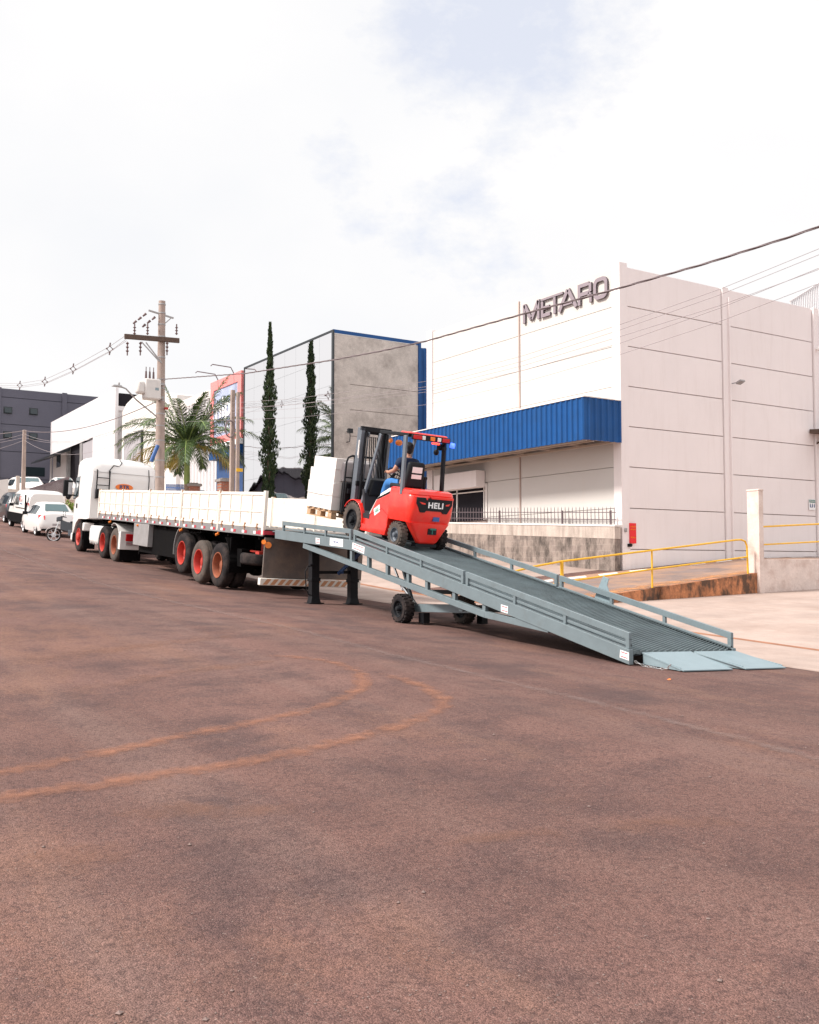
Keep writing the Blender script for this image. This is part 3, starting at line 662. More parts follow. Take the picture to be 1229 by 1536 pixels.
# ---------------------------------------------------------------- block wall with spiked fence before the front
bw = thing('block_wall', 'weathered grey block wall with rendered top below the white warehouse front', 'wall', (21.3, 21.75, 1.2))
def bz(y): return at(928, 787.4, X=21.3).z + (y - at(928, 787, X=21.3).y) * .047
b = MB(); yy = frange(21.72, 33.4, 1)
for i in range(len(yy) - 1):
    a0, a1 = yy[i], yy[i + 1]
    b.hexa([(21.2, a0, .7), (21.42, a0, .7), (21.42, a1, .7), (21.2, a1, .7), (21.2, a0, bz(a0) - .42), (21.42, a0, bz(a0) - .42), (21.42, a1, bz(a1) - .42), (21.2, a1, bz(a1) - .42)])
W(b, 'blockwork', M['block'], bw)
b = MB(); a0, a1 = 21.70, 33.4
b.hexa([(21.19, a0, bz(a0) - .419), (21.43, a0, bz(a0) - .419), (21.43, a1, bz(a1) - .419), (21.19, a1, bz(a1) - .419), (21.19, a0, bz(a0) - .05), (21.43, a0, bz(a0) - .05), (21.43, a1, bz(a1) - .05), (21.19, a1, bz(a1) - .05)])
W(b, 'render_band', M['cap'], bw)
b = MB(); b.hexa([(21.17, a0 - .02, bz(a0) - .05), (21.5, a0 - .02, bz(a0) - .05), (21.5, a1, bz(a1) - .05), (21.17, a1, bz(a1) - .05), (21.17, a0 - .02, bz(a0)), (21.5, a0 - .02, bz(a0)), (21.5, a1, bz(a1)), (21.17, a1, bz(a1))])
W(b, 'coping', M['coping'], bw)
sf = thing('spiked_fence', 'thin iron spike fence on top of the weathered block wall', 'fence', (21.34, 21.75, 2.9))
b = MB(); y = 21.85
while y < 33.2:
    b.tube([(21.34, y, bz(y) + .02), (21.34, y, bz(y) + .50), (21.34, y, bz(y) + .56)], [.011, .011, .002], 6); y += .172
b.bar((21.34, 21.8, bz(21.8) + .16), (21.34, 33.3, bz(33.3) + .16), .02, .025).bar((21.34, 21.8, bz(21.8) + .38), (21.34, 33.3, bz(33.3) + .38), .02, .025)
W(b, 'bars', M['iron_fence'], sf)
for y in (22.0, 24.2, 27.5, 30.6): W(MB().box(21.315, 21.365, y, y + .05, bz(y) - .02, bz(y) + .44), 'post', M['iron_fence'], sf)

# ---------------------------------------------------------------- retaining walls, pillar and yellow rails at the drive
YR = 17.31
zt = lambda x: ground(x, 17.4) + .03
b = MB(); X = frange(14.6, 22.0, .6)
for i in range(len(X) - 1):
    x0, x1 = X[i], X[i + 1]
    b.hexa([(x0, YR - .11, ground(x0, 17) - .3), (x1, YR - .11, ground(x1, 17) - .3), (x1, YR + .11, ground(x1, 17) - .3), (x0, YR + .11, ground(x0, 17) - .3),
            (x0, YR - .11, zt(x0)), (x1, YR - .11, zt(x1)), (x1, YR + .11, zt(x1)), (x0, YR + .11, zt(x0))])
tag(b.build('retaining_wall', M['rust_wall']), 'low rust-stained concrete retaining wall tapering down beside the drive', 'wall')
b = MB(); xw0, xw1 = 22.152, 40; 
zw = lambda x: at(1138, 839, Y=YR).z + (x - 22.2) * .005
b.hexa([(xw0, YR - .14, .2), (xw1, YR - .14, .2), (xw1, YR + .14, .2), (xw0, YR + .14, .2), (xw0, YR - .14, zw(xw0)), (xw1, YR - .14, zw(xw1)), (xw1, YR + .14, zw(xw1)), (xw0, YR + .14, zw(xw0))])
tag(b.build('yard_wall', M['white_wall'], bevel=.01), 'whitewashed stained retaining wall right of the tall pillar', 'wall')
pz = at(1120, 733.5, Y=YR).z
b = MB().box(21.96, 22.15, YR - .20, YR + .18, ground(22, 17) - .3, pz - .05, 0).box(21.95, 22.16, YR - .21, YR + .19, pz - .05, pz, 0)
tag(b.build('gate_pillar', M['white_wall'], bevel=.012), 'tall square off-white pillar between the two yard walls', 'pillar')
r1 = thing('yellow_railing', 'yellow tube railing climbing the drive left of the tall pillar', 'railing', (18, YR, 1.2))
def rp(u, v): q = at(u, v, Y=YR); return Vector((q.x, YR, q.z))
top = [rp(760, 860), rp(800, 850), rp(843, 842), rp(978, 825.5), rp(1104, 810), rp(1112, 809.6), rp(1118, 812), rp(1120.5, 819), rp(1122.5, 862)]
W(MB().tube(top, .024, 10), 'top_rail', M['yellow'], r1)
W(MB().tube([rp(800, 882), rp(859, 871), rp(974, 854.5), rp(1120, 835.5)], .022, 10), 'mid_rail', M['yellow'], r1)
for u, w_ in ((843, .045), (978, .026)):
    q = rp(u, 842 if u == 843 else 825); W(MB().tube([(q.x, YR, q.z), (q.x, YR, zt(q.x) - .03)], w_ * .9, 10), 'post', M['yellow'], r1)
r2 = thing('yellow_railing', 'yellow tube railing on the white yard wall right of the pillar', 'railing', (24, YR, 2))
W(MB().tube([rp(1134, 790.5), rp(1229, 786), rp(1330, 782)], .024, 10), 'top_rail', M['yellow'], r2)
W(MB().tube([rp(1134, 817.5), rp(1229, 812.5), rp(1330, 808)], .022, 10), 'mid_rail', M['yellow'], r2)
q = rp(1300, 784); W(MB().tube([q, (q.x, YR, zw(30))], .024, 10), 'post', M['yellow'], r2)
mk = MB()
for i in range(14):
    x0 = 16.2 + i * 1.25
    def dz(x, y): return ground(x, y) + .009
    mk.add([(x0, 21.05, dz(x0, 21.05)), (x0 + .75, 21.05, dz(x0 + .75, 21.05)), (x0 + 1.05, 21.45, dz(x0 + 1.05, 21.45)), (x0 + .3, 21.45, dz(x0 + .3, 21.45))], [(0, 1, 2, 3)])
tag(mk.build('drive_marking', M['coping'], smooth=0), kind='structure')

# ================================================================ CONCRETE BUILDING WITH MIRROR FRONT
YC = at(500, 600, X=XF).y; YE = at(366, 600, X=XF).y; ZT = at(500, 496, X=XF).z; XC = at(628, 600, Y=YC).x
cb = thing('mirror_front_building', 'raw concrete building with a mirror-clad street front and thin blue roof edge', 'building', (XF, YC, 3))
b = MB(); b.box(XF + .04, XC, YC + .07, YC + .3, 2, ZT - .1, 1)
zz = [ZT - .12, ZT - 2.45, ZT - 4.9 + 1.25, ZT - 4.9, ZT - 6.15, ZT - 7.4, ZT - 8.65, ZT - 9.9, 1.5]
for i in range(len(zz) - 1): b.box(XF + .04, XC - .03, YC, YC + .07, zz[i + 1] + .012, zz[i] - .012, 0)
b.box(XF + .04, XF + .9, YC - .015, YC, 2, ZT - .12, 0)
W(b, 'side_wall', [M['concrete'], M['groove']], cb)
W(MB().box(XF - .02, XC + .05, YC - .03, YC + .02, ZT - .1, ZT + .06).box(XC - .02, XC + .12, YC - .06, YC + .2, 2, ZT + .04), 'roof_flashing', M['blue_sheet'], cb)
W(MB().box(XF - .02, XF + .05, YC + .0, YE, ZT - .04, ZT + .06).box(XF - .04, XF + .03, YC - .04, YC + .12, 2, ZT + .02).box(XF - .02, XF + .1, YE - .10, YE, 2, ZT), 'trim', M['black_frame'], cb)
W(MB().box(XF + .3, XC, YC + .31, YE, ZT - .35, ZT - .3).box(XF + .05, XF + .3, YC + .31, YE, 1.5, ZT - .06).box(XC - .1, XC, YC + .31, YE, 1.5, ZT - .3), 'shell', M['grey_wall'], cb)
b = MB(); n_ = 8
for i in range(n_):
    y0 = YC + .13 + (YE - YC - .24) * i / n_; y1 = YC + .13 + (YE - YC - .24) * (i + 1) / n_
    for j in range(9):
        z0 = ZT - .05 - (j + 1) * 1.25; b.box(XF - .0, XF + .02, y0 + .004, y1 - .004, z0 + .004, z0 + 1.246)
W(b, 'mirror_cladding', M['mirror'], cb)
p = at(520, 657, Y=YC); b = MB(); b.tube([(0, 0, .3), (0, -.3, .3), (0, -.35, .05), (0, -.3, -.2), (0, 0, -.2)], .02).box(-.12, .12, -.42, -.28, .2, .4)
vv = b.build('wall_bracket', M['black_frame'], None); vv.location = p; tag(vv, 'small dark cable bracket on the raw concrete side wall', 'bracket')
bb = thing('blue_clad_building', 'narrow bright blue sheet-clad wall squeezed between concrete building and white warehouse', 'building', (26.5, 38, 3))
b = MB(); xb0, xb1 = XC + .14, XC + 4; corr((xb0, YC + .3), (xb1, YC + .3), 2, ZT - .15, .5, .05, (0, -1), b)
W(b, 'cladding', M['blue_sheet'], bb, smooth=20); W(MB().box(xb0, xb1, YC + .36, YC + 6, 2, ZT - .3), 'shell', M['navy_wall'], bb)

# sign-fronted building left of the mirror front
sb = thing('sign_front_building', 'dark blue shop building under a big pink-framed billboard', 'building', (XF, 51, 3))
y0, y1 = YE + .25, at(317, 620, X=XF).y; zt_, zb_ = at(366, 554.5, X=XF).z, at(366, 655, X=XF).z
W(MB().box(XF + .5, XF + 7, y0, y1 + .3, 2, zb_ + 1), 'wall', M['navy_wall'], sb)
W(MB().box(XF - .15, XF + .5, y0, y1, zb_ - .35, zb_ - .05), 'canopy_edge', M['sign_white'], sb)
W(MB().box(XF - .12, XF + .5, y0, y1, zb_ - .9, zb_ - .4), 'fascia', M['blue_sheet'], sb)
bl = thing('billboard', 'large pink-framed billboard with white letters mip on a blue-grey picture', 'billboard', (XF, 51, 9))
b = MB(); fw_ = .5
b.box(XF - .06, XF + .3, y0, y0 + fw_, zb_, zt_).box(XF - .06, XF + .3, y1 - fw_, y1, zb_, zt_).box(XF - .06, XF + .3, y0 + fw_, y1 - fw_, zt_ - fw_ * 1.1, zt_).box(XF - .06, XF + .3, y0 + fw_, y1 - fw_, zb_, zb_ + fw_ * .8)
W(b, 'frame', M['pink'], bl); W(MB().box(XF + .0, XF + .05, y0 + fw_, y1 - fw_, zb_ + fw_ * .8, zt_ - fw_ * 1.1), 'picture', M['sign_pic'], bl)
b = MB(); yc = (y0 + y1) / 2; add_txt(b, 'mip', 1.75, (XF - .03, at(333, 612, X=XF).y, at(331, 613, X=XF).z), (0, -1, 0), (0, 0, 1), .05, 1.15, bold=.04); W(b, 'lettering', M['sign_white'], bl, smooth=0)
b = MB(); add_txt(b, '(Sao Luiz)', .62, (XF - .02, at(335, 642, X=XF).y, at(333, 644, X=XF).z), (0, -1, 0), (0, .1, 1), .04, .8, bold=.01); W(b, 'lettering', M['sign_white'], bl, smooth=0)
for y in (y0 + 1.2, y0 + 3.6): W(MB().tube([(XF, y, zt_ + .0), (XF - .2, y, zt_ + .35), (XF - 1.3, y, zt_ + .4), (XF - 1.4, y, zt_ + .3)], .03, 6), 'lamp_arm', M['iron_fence'], bl)

# pale corrugated hall, cream gabled hall, white corrugated warehouse, dark grey warehouse
pc = thing('corrugated_hall', 'pale grey corrugated hall behind the palm left of the billboard', 'building', (22.5, 57, 3))
yA, yB = y1 + .5, at(268, 600, X=22.3).y; zA = at(316, 585, X=22.3).z
b = MB(); corr((22.3, yB), (22.3, yA), 3, zA - .5, .55, .12, (-1, 0), b); W(b, 'cladding', M['white_sheet'], pc, smooth=20)
W(MB().box(22.2, 22.7, yA, yB, zA - .5, zA), 'parapet', M['cream_wall'], pc); W(MB().box(22.36, 29, yA, yB, 2.5, zA - .6), 'shell', M['grey_wall'], pc)
ch = thing('cream_hall', 'cream hall with a curved gable behind the palm', 'building', (22, 66, 3))
pts = [(at(u, v, X=22.0).y, at(u, v, X=22.0).z) for u, v in ((184, 618), (190, 606), (200, 596), (212, 590), (240, 588), (266, 592))]
b = MB(); poly = pts + [(pts[-1][0], 3), (pts[0][0], 3)]; b.prism(poly, 0, 22.0, 30)
W(b, 'wall', M['cream_wall'], ch, smooth=0)
oy0, oy1 = at(215, 680, X=22).y, at(188, 680, X=22).y; oz = at(190, 658, X=22).z
W(MB().box(21.9, 21.99, oy0, oy1, 4, oz + .2), 'door_frame', M['black_frame'], ch); W(MB().box(21.86, 21.895, oy0 + .2, oy1 - .2, 4, oz), 'door', M['shutter'], ch)
ww = thing('corrugated_warehouse', 'white corrugated warehouse with big dark doors under a black awning', 'building', (XF, 75, 4))
ya, yb = at(172, 640, X=XF).y, at(78, 640, X=XF).y; zT = at(172, 583.5, X=XF).z
zo = lambda y: 8.15 + (y - 75) * .055
gb0 = at(131, 640, X=XF).y; 
b = MB(); zlow = at(138, 657, X=XF).z; dd0, dd1 = at(139, 680, X=XF).y, at(110, 680, X=XF).y; dd2 = at(79, 680, X=XF).y
corr((XF, yb), (XF, ya), zlow, zT, .42, .03, (-1, 0), b); corr((XF + .001, dd0), (XF + .001, ya), 4, zlow, .42, .03, (-1, 0), b)
b.box(XF - .04, XF + .2, ya - .25, ya, 4, zT + .05); b.box(XF - .04, XF + .1, yb, yb + .2, 4, zT)
W(b, 'cladding', M['white_sheet'], ww, smooth=20)
b = MB(); xq = at(185, 640, Y=ya).x; zq = at(178, 616, Y=ya).z; corr((XF + .2, ya), (xq + .6, ya), 4, zq, .5, .05, (0, -1), b); b.box(XF + .1, xq + .7, ya - .15, ya, zq, zq + .35)
W(b, 'side_wing', M['white_sheet'], ww, smooth=20)
W(MB().box(XF + .35, XF + 9, ya + .05, yb, 4, zT - .3), 'shell', M['dark_open'], ww)
b = MB()
m1 = at(121, 680, X=XF).y; m2 = at(100, 680, X=XF).y
W(MB().box(XF + .12, XF + .2, dd0 + .02, m1 - .3, 4, zlow - .1), 'rolling_door', M['shutter'], ww)
for a_, c_ in ((m1 - .3, m1 + .5), (m2 - .3, m2 + .3)): W(MB().box(XF + .05, XF + .3, a_, c_, 4, zlow), 'door_post', M['galv'], ww)
W(MB().box(XF + .06, XF + .3, m2 + .3, dd2, 4, zlow), 'office_wall', M['grey_wall'], ww)
q = at(88, 691, X=XF); W(MB().box(XF + .0, XF + .055, q.y - .6, q.y + .8, q.z - .6, q.z + .8), 'window', M['glass'], ww)
b = MB(); b.hexa([(XF - 1.7, m2 - 1.5, zlow - .95), (XF - .05, m2 - 1.5, zlow - .35), (XF - .05, dd2 + 1, zlow - .35), (XF - 1.7, dd2 + 1, zlow - .95),
        (XF - 1.7, m2 - 1.5, zlow - .8), (XF - .05, m2 - 1.5, zlow - .1), (XF - .05, dd2 + 1, zlow - .1), (XF - 1.7, dd2 + 1, zlow - .8)])
W(b, 'awning', M['black_frame'], ww)
dg_ = thing('dark_grey_warehouse', 'dark grey panel warehouse closing the far left end of the street', 'building', (18, 104, 5))
YD = 104; b = MB(); x0, x1 = 2, 42; ztp = at(0, 581.5, Y=YD).z
b.box(x0, x1, YD + .1, YD + 14, 3, ztp - .1, 1)
px_ = [x0, at(-2, 600, Y=YD).x, at(97, 600, Y=YD).x, at(184, 600, Y=YD).x, x1]; zs_ = [ztp - q for q in (0, .9, 3.6, 6.3, 9.0, 11.4, 13.5)] + [4]
for i in range(4):
    for j in range(7): b.box(px_[i] + .25, px_[i + 1] - .25, YD, YD + .1, zs_[j + 1] + .03, zs_[j] - .03, 0)
    b.box(px_[i] - .24, px_[i] + .24, YD - .12, YD + .1, 3, ztp + .05, 0)
W(b, 'wall', [M['dark_grey_wall'], M['dark_line']], dg_)
for u, v in ((12, 615.5), (50.5, 617.5), (11.5, 652.5), (50, 655)):
    q = at(u, v, Y=YD); f__ = W(MB().box(q.x - .42, q.x + .42, YD - .02, YD + .02, q.z - .36, q.z + .36), 'window', M['black_frame'], dg_)
    t_ = MB().hexa([(q.x - .32, YD - .22, q.z - .28), (q.x + .32, YD - .22, q.z - .28), (q.x + .32, YD - .03, q.z + .26), (q.x - .32, YD - .03, q.z + .26), (q.x - .32, YD - .25, q.z - .26), (q.x + .32, YD - .25, q.z - .26), (q.x + .32, YD - .06, q.z + .29), (q.x - .32, YD - .06, q.z + .29)]).build('pane', M['glass']); t_.parent = f__
q = at(51, 707.5, Y=YD); W(MB().box(q.x - 1.05, q.x + 1.05, YD - .05, YD - .01, q.z - .45, q.z + .45), 'window', M['glass'], dg_)

# stone retaining wall across, the upper car yard behind it
YK = 70.0
b = MB(); p0, p1 = at(-30, 729, Y=YK), at(128, 744.5, Y=YK)
def zk(x): return p0.z + (p1.z - p0.z) * (x - p0.x) / (p1.x - p0.x)
xa = frange(p0.x - 6, 21.4, 1)
for i in range(len(xa) - 1):
    u0, u1 = xa[i], xa[i + 1]; 
    b.hexa([(u0, YK, 3), (u1, YK, 3), (u1, YK + .3, 3), (u0, YK + .3, 3), (u0, YK, zk(u0) - .35), (u1, YK, zk(u1) - .35), (u1, YK + .3, zk(u1) - .35), (u0, YK + .3, zk(u0) - .35)])
ks = thing('stone_wall', 'tan stone retaining wall with a pale beam on top behind the parked van', 'wall', (14, YK, 4)); W(b, 'stonework', M['tan_wall'], ks)
u0, u1 = xa[0], xa[-1]; b = MB().hexa([(u0, YK - .08, zk(u0) - .35), (u1, YK - .08, zk(u1) - .35), (u1, YK + .34, zk(u1) - .35), (u0, YK + .34, zk(u0) - .35), (u0, YK - .08, zk(u0)), (u1, YK - .08, zk(u1)), (u1, YK + .34, zk(u1)), (u0, YK + .34, zk(u0))])
W(b, 'beam', M['light_concrete'], ks)
tag(MB().grid(frange(u0, 21.4, 2), frange(YK + .35, 103, 3), lambda x, y: zk(x) - 1.3 + (y - YK) * .02).build('car_yard', M['light_concrete']), kind='structure')
# sloping slatted fence before the white warehouse
sl_ = thing('slat_fence', 'dark slatted ramp fence sloping down towards the left above the stone wall', 'fence', (16, 72, 6)); b = MB()
qa, qb = at(45, 734, Y=78), at(104, 716, Y=78)
for i in range(46):
    q = qa + (qb - qa) * (i / 45); b.box(q.x - .025, q.x + .025, 78, 78.05, q.z - 1.2, q.z)
b.bar(qa, qb, .08, .14); W(b, 'bars', M['iron_fence'], sl_)
q = at(27, 714, Y=71); b = MB().box(q.x - .12, q.x + .12, 70.9, 71.1, zk(q.x) - .5, q.z + .0); vv = tag(b.build('concrete_post', M['light_concrete'], bevel=.02), 'short concrete post standing on the stone wall left of the slim pole', 'post')
q = at(4, 726, Y=68); b = MB(); b.prism([(q.x - 3, 3.5), (q.x + .35, 3.5), (q.x + .35, q.z + .35), (q.x - 3, q.z - .3)], 1, 68, 68.3)
tag(b.build('rendered_wall', M['cream_wall']), 'cream rendered wall piece at the left picture edge', 'wall')

# street-side fence of the mirror building: low wall, blue bars, brick piers
XB = 18.5
fb = thing('blue_bar_fence', 'blue iron bar fence on a low wall before the mirror front', 'fence', (XB, 38, 3))
fz = lambda y: 1.6 + 2.55 + (y - 38) * .075
b = MB(); y = 33.6
while y < 44.9:
    b.box(XB - .015, XB + .015, y - .015, y + .015, fz(y) - .95, fz(y) + 1.15 - .85); y += .155
b.bar((XB, 33.5, fz(33.5) + .12), (XB, 45, fz(45) + .12), .03, .04); W(b, 'bars', M['blue_fence'], fb)
b = MB(); b.bar((XB, 33.5, fz(33.5) - .42), (XB, 45, fz(45) - .42), .06, .06); W(b, 'rail', M['galv'], fb)
b = MB()
for y in frange(33.5, 44.5, 1.0): b.hexa([(XB - .1, y, 1.5), (XB + .1, y, 1.5), (XB + .1, y + 1, 1.5), (XB - .1, y + 1, 1.5), (XB - .1, y, fz(y) - .9), (XB + .1, y, fz(y) - .9), (XB + .1, y + 1, fz(y + 1) - .9), (XB - .1, y + 1, fz(y + 1) - .9)])
W(b, 'base_wall', M['cap'], fb)
def pier(u, v, wpx, X, label):
    q = at(u, v, X=X); h = .26
    t_ = thing('brick_pier', label, 'pier', (X, q.y, 2), group='brick piers at the roadside fence')
    W(MB().box(X - h, X + h, q.y - h, q.y + h, 1.8, q.z - .12), 'shaft', M['brick'], t_); W(MB().box(X - h - .08, X + h + .08, q.y - h - .08, q.y + h + .08, q.z - .12, q.z).box(X - .2, X + .2, q.y - .2, q.y + .2, q.z, q.z + .05), 'cap', M['pier_cap'], t_)
    return q
qA = pier(337, 719, 18, 17.2, 'red brick pier with grey cap beside the twin posts'); qB = pier(290, 726, 18, 17.2, 'red brick pier with grey cap nearer the palm')
b = MB(); n_ = 26; qC = at(252, 731, X=17.2)
for i in range(n_): y = qB.y + .4 + (qC.y - qB.y) * i / n_; b.box(17.19, 17.22, y, y + .03, 2.5, qB.z + .0 + (i / n_) * .3)
b.bar((17.2, qB.y + .3, qB.z - .2), (17.2, qC.y + .3, qB.z + .1), .03, .04)
tag(b.build('blue_fence_panel', M['plastic_blue'], smooth=0), 'light blue bar fence panel left of the brick piers', 'fence')

# opposite warehouses, seen only in the mirror cladding
def opp(y0, y1, x, h, mname, label):
    z0 = ground(x, (y0 + y1) / 2) - 1; t_ = thing('gabled_shed', label, 'building', (x, y0, z0)); ym = (y0 + y1) / 2
    W(MB().prism([(y0, z0), (y1, z0), (y1, z0 + h), (ym, z0 + h + 2.2), (y0, z0 + h)], 0, x - 14, x), 'wall', M[mname], t_, smooth=0)
    W(MB().prism([(y0 - .6, z0 + h - .2), (ym, z0 + h + 2.35), (y1 + .6, z0 + h - .2), (y1 + .6, z0 + h), (ym, z0 + h + 2.7), (y0 - .6, z0 + h)], 0, x - 14, x + .8), 'roof', M['dark_open'], t_, smooth=0)
    W(MB().box(x, x + .08, y0 + 2, y0 + 6, z0, z0 + h * .65).box(x, x + .08, y1 - 5, y1 - 2, z0, z0 + h * .6), 'door', M['dark_open'], t_)
opp(84, 97, -7, 6, 'white_sheet', 'gabled shed across the street with dark roof, mirrored in the glazed front')
opp(99, 116, -7, 5, 'dark_grey_wall', 'long grey gabled shed across the street, mirrored in the glazed front')
# ================================================================ LOADING RAMP
XL, XRr, YJ, YT, YB = 8.75, 10.70, 15.66, 18.93, 8.74
def T(y): return 2.08 + (y - YJ) * .0887 if y >= YJ else 2.08 - (YJ - y) * .2153
def rz(x, y, d=0): return T(y) - .035 * (x - XL) + d
def rv(x, y, d=0): return Vector((x, y, rz(x, y, d)))
ramp = thing('loading_ramp', 'long grey-green steel yard ramp leaning from the road up to the flatbed trailer', 'loading ramp', (9.9, 13.9, ground(9.9, 13.9)))
def gl(b, x, w_, d0, d1, y0, y1, m=0):  # a girder following the ramp line between offsets d0..d1
    ysq = sorted({y0, y1} | ({YJ} if y0 < YJ < y1 else set()))
    for a0, a1 in zip(ysq[:-1], ysq[1:]):
        b.hexa([rv(x - w_ / 2, a0, d0), rv(x + w_ / 2, a0, d0), rv(x + w_ / 2, a1, d0), rv(x - w_ / 2, a1, d0), rv(x - w_ / 2, a0, d1), rv(x + w_ / 2, a0, d1), rv(x + w_ / 2, a1, d1), rv(x - w_ / 2, a1, d1)], m)
for x, s in ((XL + .035, 1), (XRr - .035, -1)):
    b = MB(); gl(b, x - s * .03, .012, -.18, 0, YB, YT); gl(b, x + s * .0, .07, -.014, 0.001, YB, YT); gl(b, x, .07, -.181, -.168, YB, YT)
    b.bar(rv(x, YB + .005, -.18), rv(x, YB + .005, 0), .07, .012)
    W(b, 'side_girder', M['ramp'], ramp, bevel=.003)
YBR = at(695, 850, X=XL).y
def posts(us): return [at(u, 850, X=XL).y for u in us]
for x, s in ((XL + .045, 1), (XRr - .045, -1)):
    for (a0, a1, pp) in ((YJ + .06, at(422, 800, X=XL).y, posts((454, 486))), (YBR + .03, YJ - .04, posts((578, 629))), (YB + .02, YBR - .03, posts((769, 844)))):
        b = MB(); gl(b, x, .05, .115, .20, a0, a1); gl(b, x + s * .02, .035, *((.03, .062) if s > 0 else (.002, .03)), a0, a1)
        for y in (a0 + .03, a1 - .03): b.bar(rv(x, y, 0), rv(x, y, .12), .05, .06, up=(0, 1, 0))
        for y in pp: b.bar(rv(x, y, 0), rv(x, y, .12), .04, .05, up=(0, 1, 0))
        W(b, 'kerb_rail', M['ramp'], ramp, bevel=.003)
b = MB(); gl(b, (XL + XRr) / 2, XRr - XL - .16, -.075, -.065, YB + .01, YT)
W(b, 'mesh_dark_sheet', M['black'], ramp)  # black sheet added under the mesh for the darkness seen through it
# expanded-metal tread: two crossing families of strands
def clip(p, d):
    lo, hi = -99, 99
    for k, (a0, a1) in enumerate(((XL + .075, XRr - .075), (YB + .02, YT - .02))):
        if abs(d[k]) < 1e-6: continue
        t0, t1 = (a0 - p[k]) / d[k], (a1 - p[k]) / d[k]; lo = max(lo, min(t0, t1)); hi = min(hi, max(t0, t1))
    return lo, hi
b = MB()
for fam, (dx, dy), hgt, wd, pit in ((0, (1, .45), .026, .016, .05), (1, (1, -.45), .010, .012, .05)):
    y = YB - 1.6
    while y < YT + 1.6:
        lo, hi = clip((9.9, y), (dx, dy))
        if hi - lo > .02:
            p, q = (9.9 + dx * lo, y + dy * lo), (9.9 + dx * hi, y + dy * hi)
            segs = [p, q]
            if (p[1] - YJ) * (q[1] - YJ) < 0:
                t = (YJ - p[1]) / (q[1] - p[1]); segs = [p, (p[0] + (q[0] - p[0]) * t, YJ), q]
            for s0, s1 in zip(segs[:-1], segs[1:]):
                P, Q = rv(s0[0], s0[1], -.062), rv(s1[0], s1[1], -.062); n_ = Vector((-dy, dx, 0)).normalized() * wd / 2
                n_.z = -n_.y * -.2 if s0[1] < YJ + .01 and s1[1] < YJ + .01 else n_.y * .08
                h0 = Vector((0, 0, hgt + .02)); lean = Vector((0, -.010, 0))
                b.hexa([P - n_, Q - n_, Q + n_, P + n_, P - n_ * .5 + h0 + lean, Q - n_ * .5 + h0 + lean, Q + n_ * .5 + h0 + lean, P + n_ * .5 + h0 + lean])
        y += pit
W(b, 'tread_grating', M['ramp_deck'], ramp, smooth=0)
# lower chord, verticals, cross beams under both sides
ch_ = [(17.64, 2.02), (at(726, 922, X=XL).y, .90), (10.25, .76)]
us = (525, 550.6, 578.5, 610, 638, 679, 724)
for x, s in ((XL + .05, 1), (XRr - .05, -1)):
    o = -.035 * (x - XL); b = MB()
    b.bar((x, ch_[0][0], ch_[0][1] + o), (x, ch_[1][0], ch_[1][1] + o), .08, .095).bar((x, ch_[1][0], ch_[1][1] + o), (x, ch_[2][0], ch_[2][1] + o - .0), .08, .095)
    W(b, 'lower_chord', M['ramp'], ramp, bevel=.004)
    for u in us:
        y = at(u, 870, X=XL).y; t = (y - ch_[0][0]) / (ch_[1][0] - ch_[0][0]); zc = ch_[0][1] + (ch_[1][1] - ch_[0][1]) * t
        W(MB().bar((x, y, zc + o + .03), (x, y, rz(x, y, -.17)), .06, .075, up=(0, 1, 0)), 'strut', M['ramp'], ramp, bevel=.003)
b = MB()
for y in frange(9.2, 18.6, .8): b.bar(rv(XL + .07, y, -.12), rv(XRr - .07, y, -.12), .05, .10)
W(b, 'cross_beams', M['ramp_deck'], ramp)
# flaps to the ground and lip to the trailer
yf = 8.12
for x0, x1, t0, t1 in ((8.96, 9.84, 9.01, 9.88), (9.89, 10.69, 10.12, 10.90)):
    b = MB(); zg = lambda x: ground(x, yf) + .012
    b.hexa([(t0, yf, zg(t0)), (t1, yf, zg(t1)), (x1, YB - .01, rz(x1, YB, -.05)), (x0, YB - .01, rz(x0, YB, -.05)), (t0, yf, zg(t0) + .012), (t1, yf, zg(t1) + .012), (x1, YB + .0, rz(x1, YB, -.03)), (x0, YB + .0, rz(x0, YB, -.03))])
    for x, t in ((x0 + .01, t0 + .01), (x1 - .01, t1 - .01)): b.hexa([(t - .005, yf + .05, zg(t)), (t + .005, yf + .05, zg(t)), (x + .005, YB - .02, ground(x, YB) + .02), (x - .005, YB - .02, ground(x, YB) + .02), (t - .005, yf + .05, zg(t) + .04), (t + .005, yf + .05, zg(t) + .04), (x + .005, YB - .02, rz(x, YB, -.045)), (x - .005, YB - .02, rz(x, YB, -.045))])
    W(b, 'ground_flap', M['ramp_flap'], ramp)
b = MB(); 
for x0, x1 in ((XL + .06, XL + 1.08), (XL + 1.2, XRr - .06)): b.hexa([rv(x0, YT - .05, -.03), rv(x1, YT - .05, -.03), (x1, YT + .75, rz(x1, YT, -.035)), (x0, YT + .75, rz(x0, YT, -.035)), rv(x0, YT - .05, -.005), rv(x1, YT - .05, -.005), (x1, YT + .75, rz(x1, YT, -.02)), (x0, YT + .75, rz(x0, YT, -.02))])
W(b, 'lip_plate', M['ramp'], ramp)
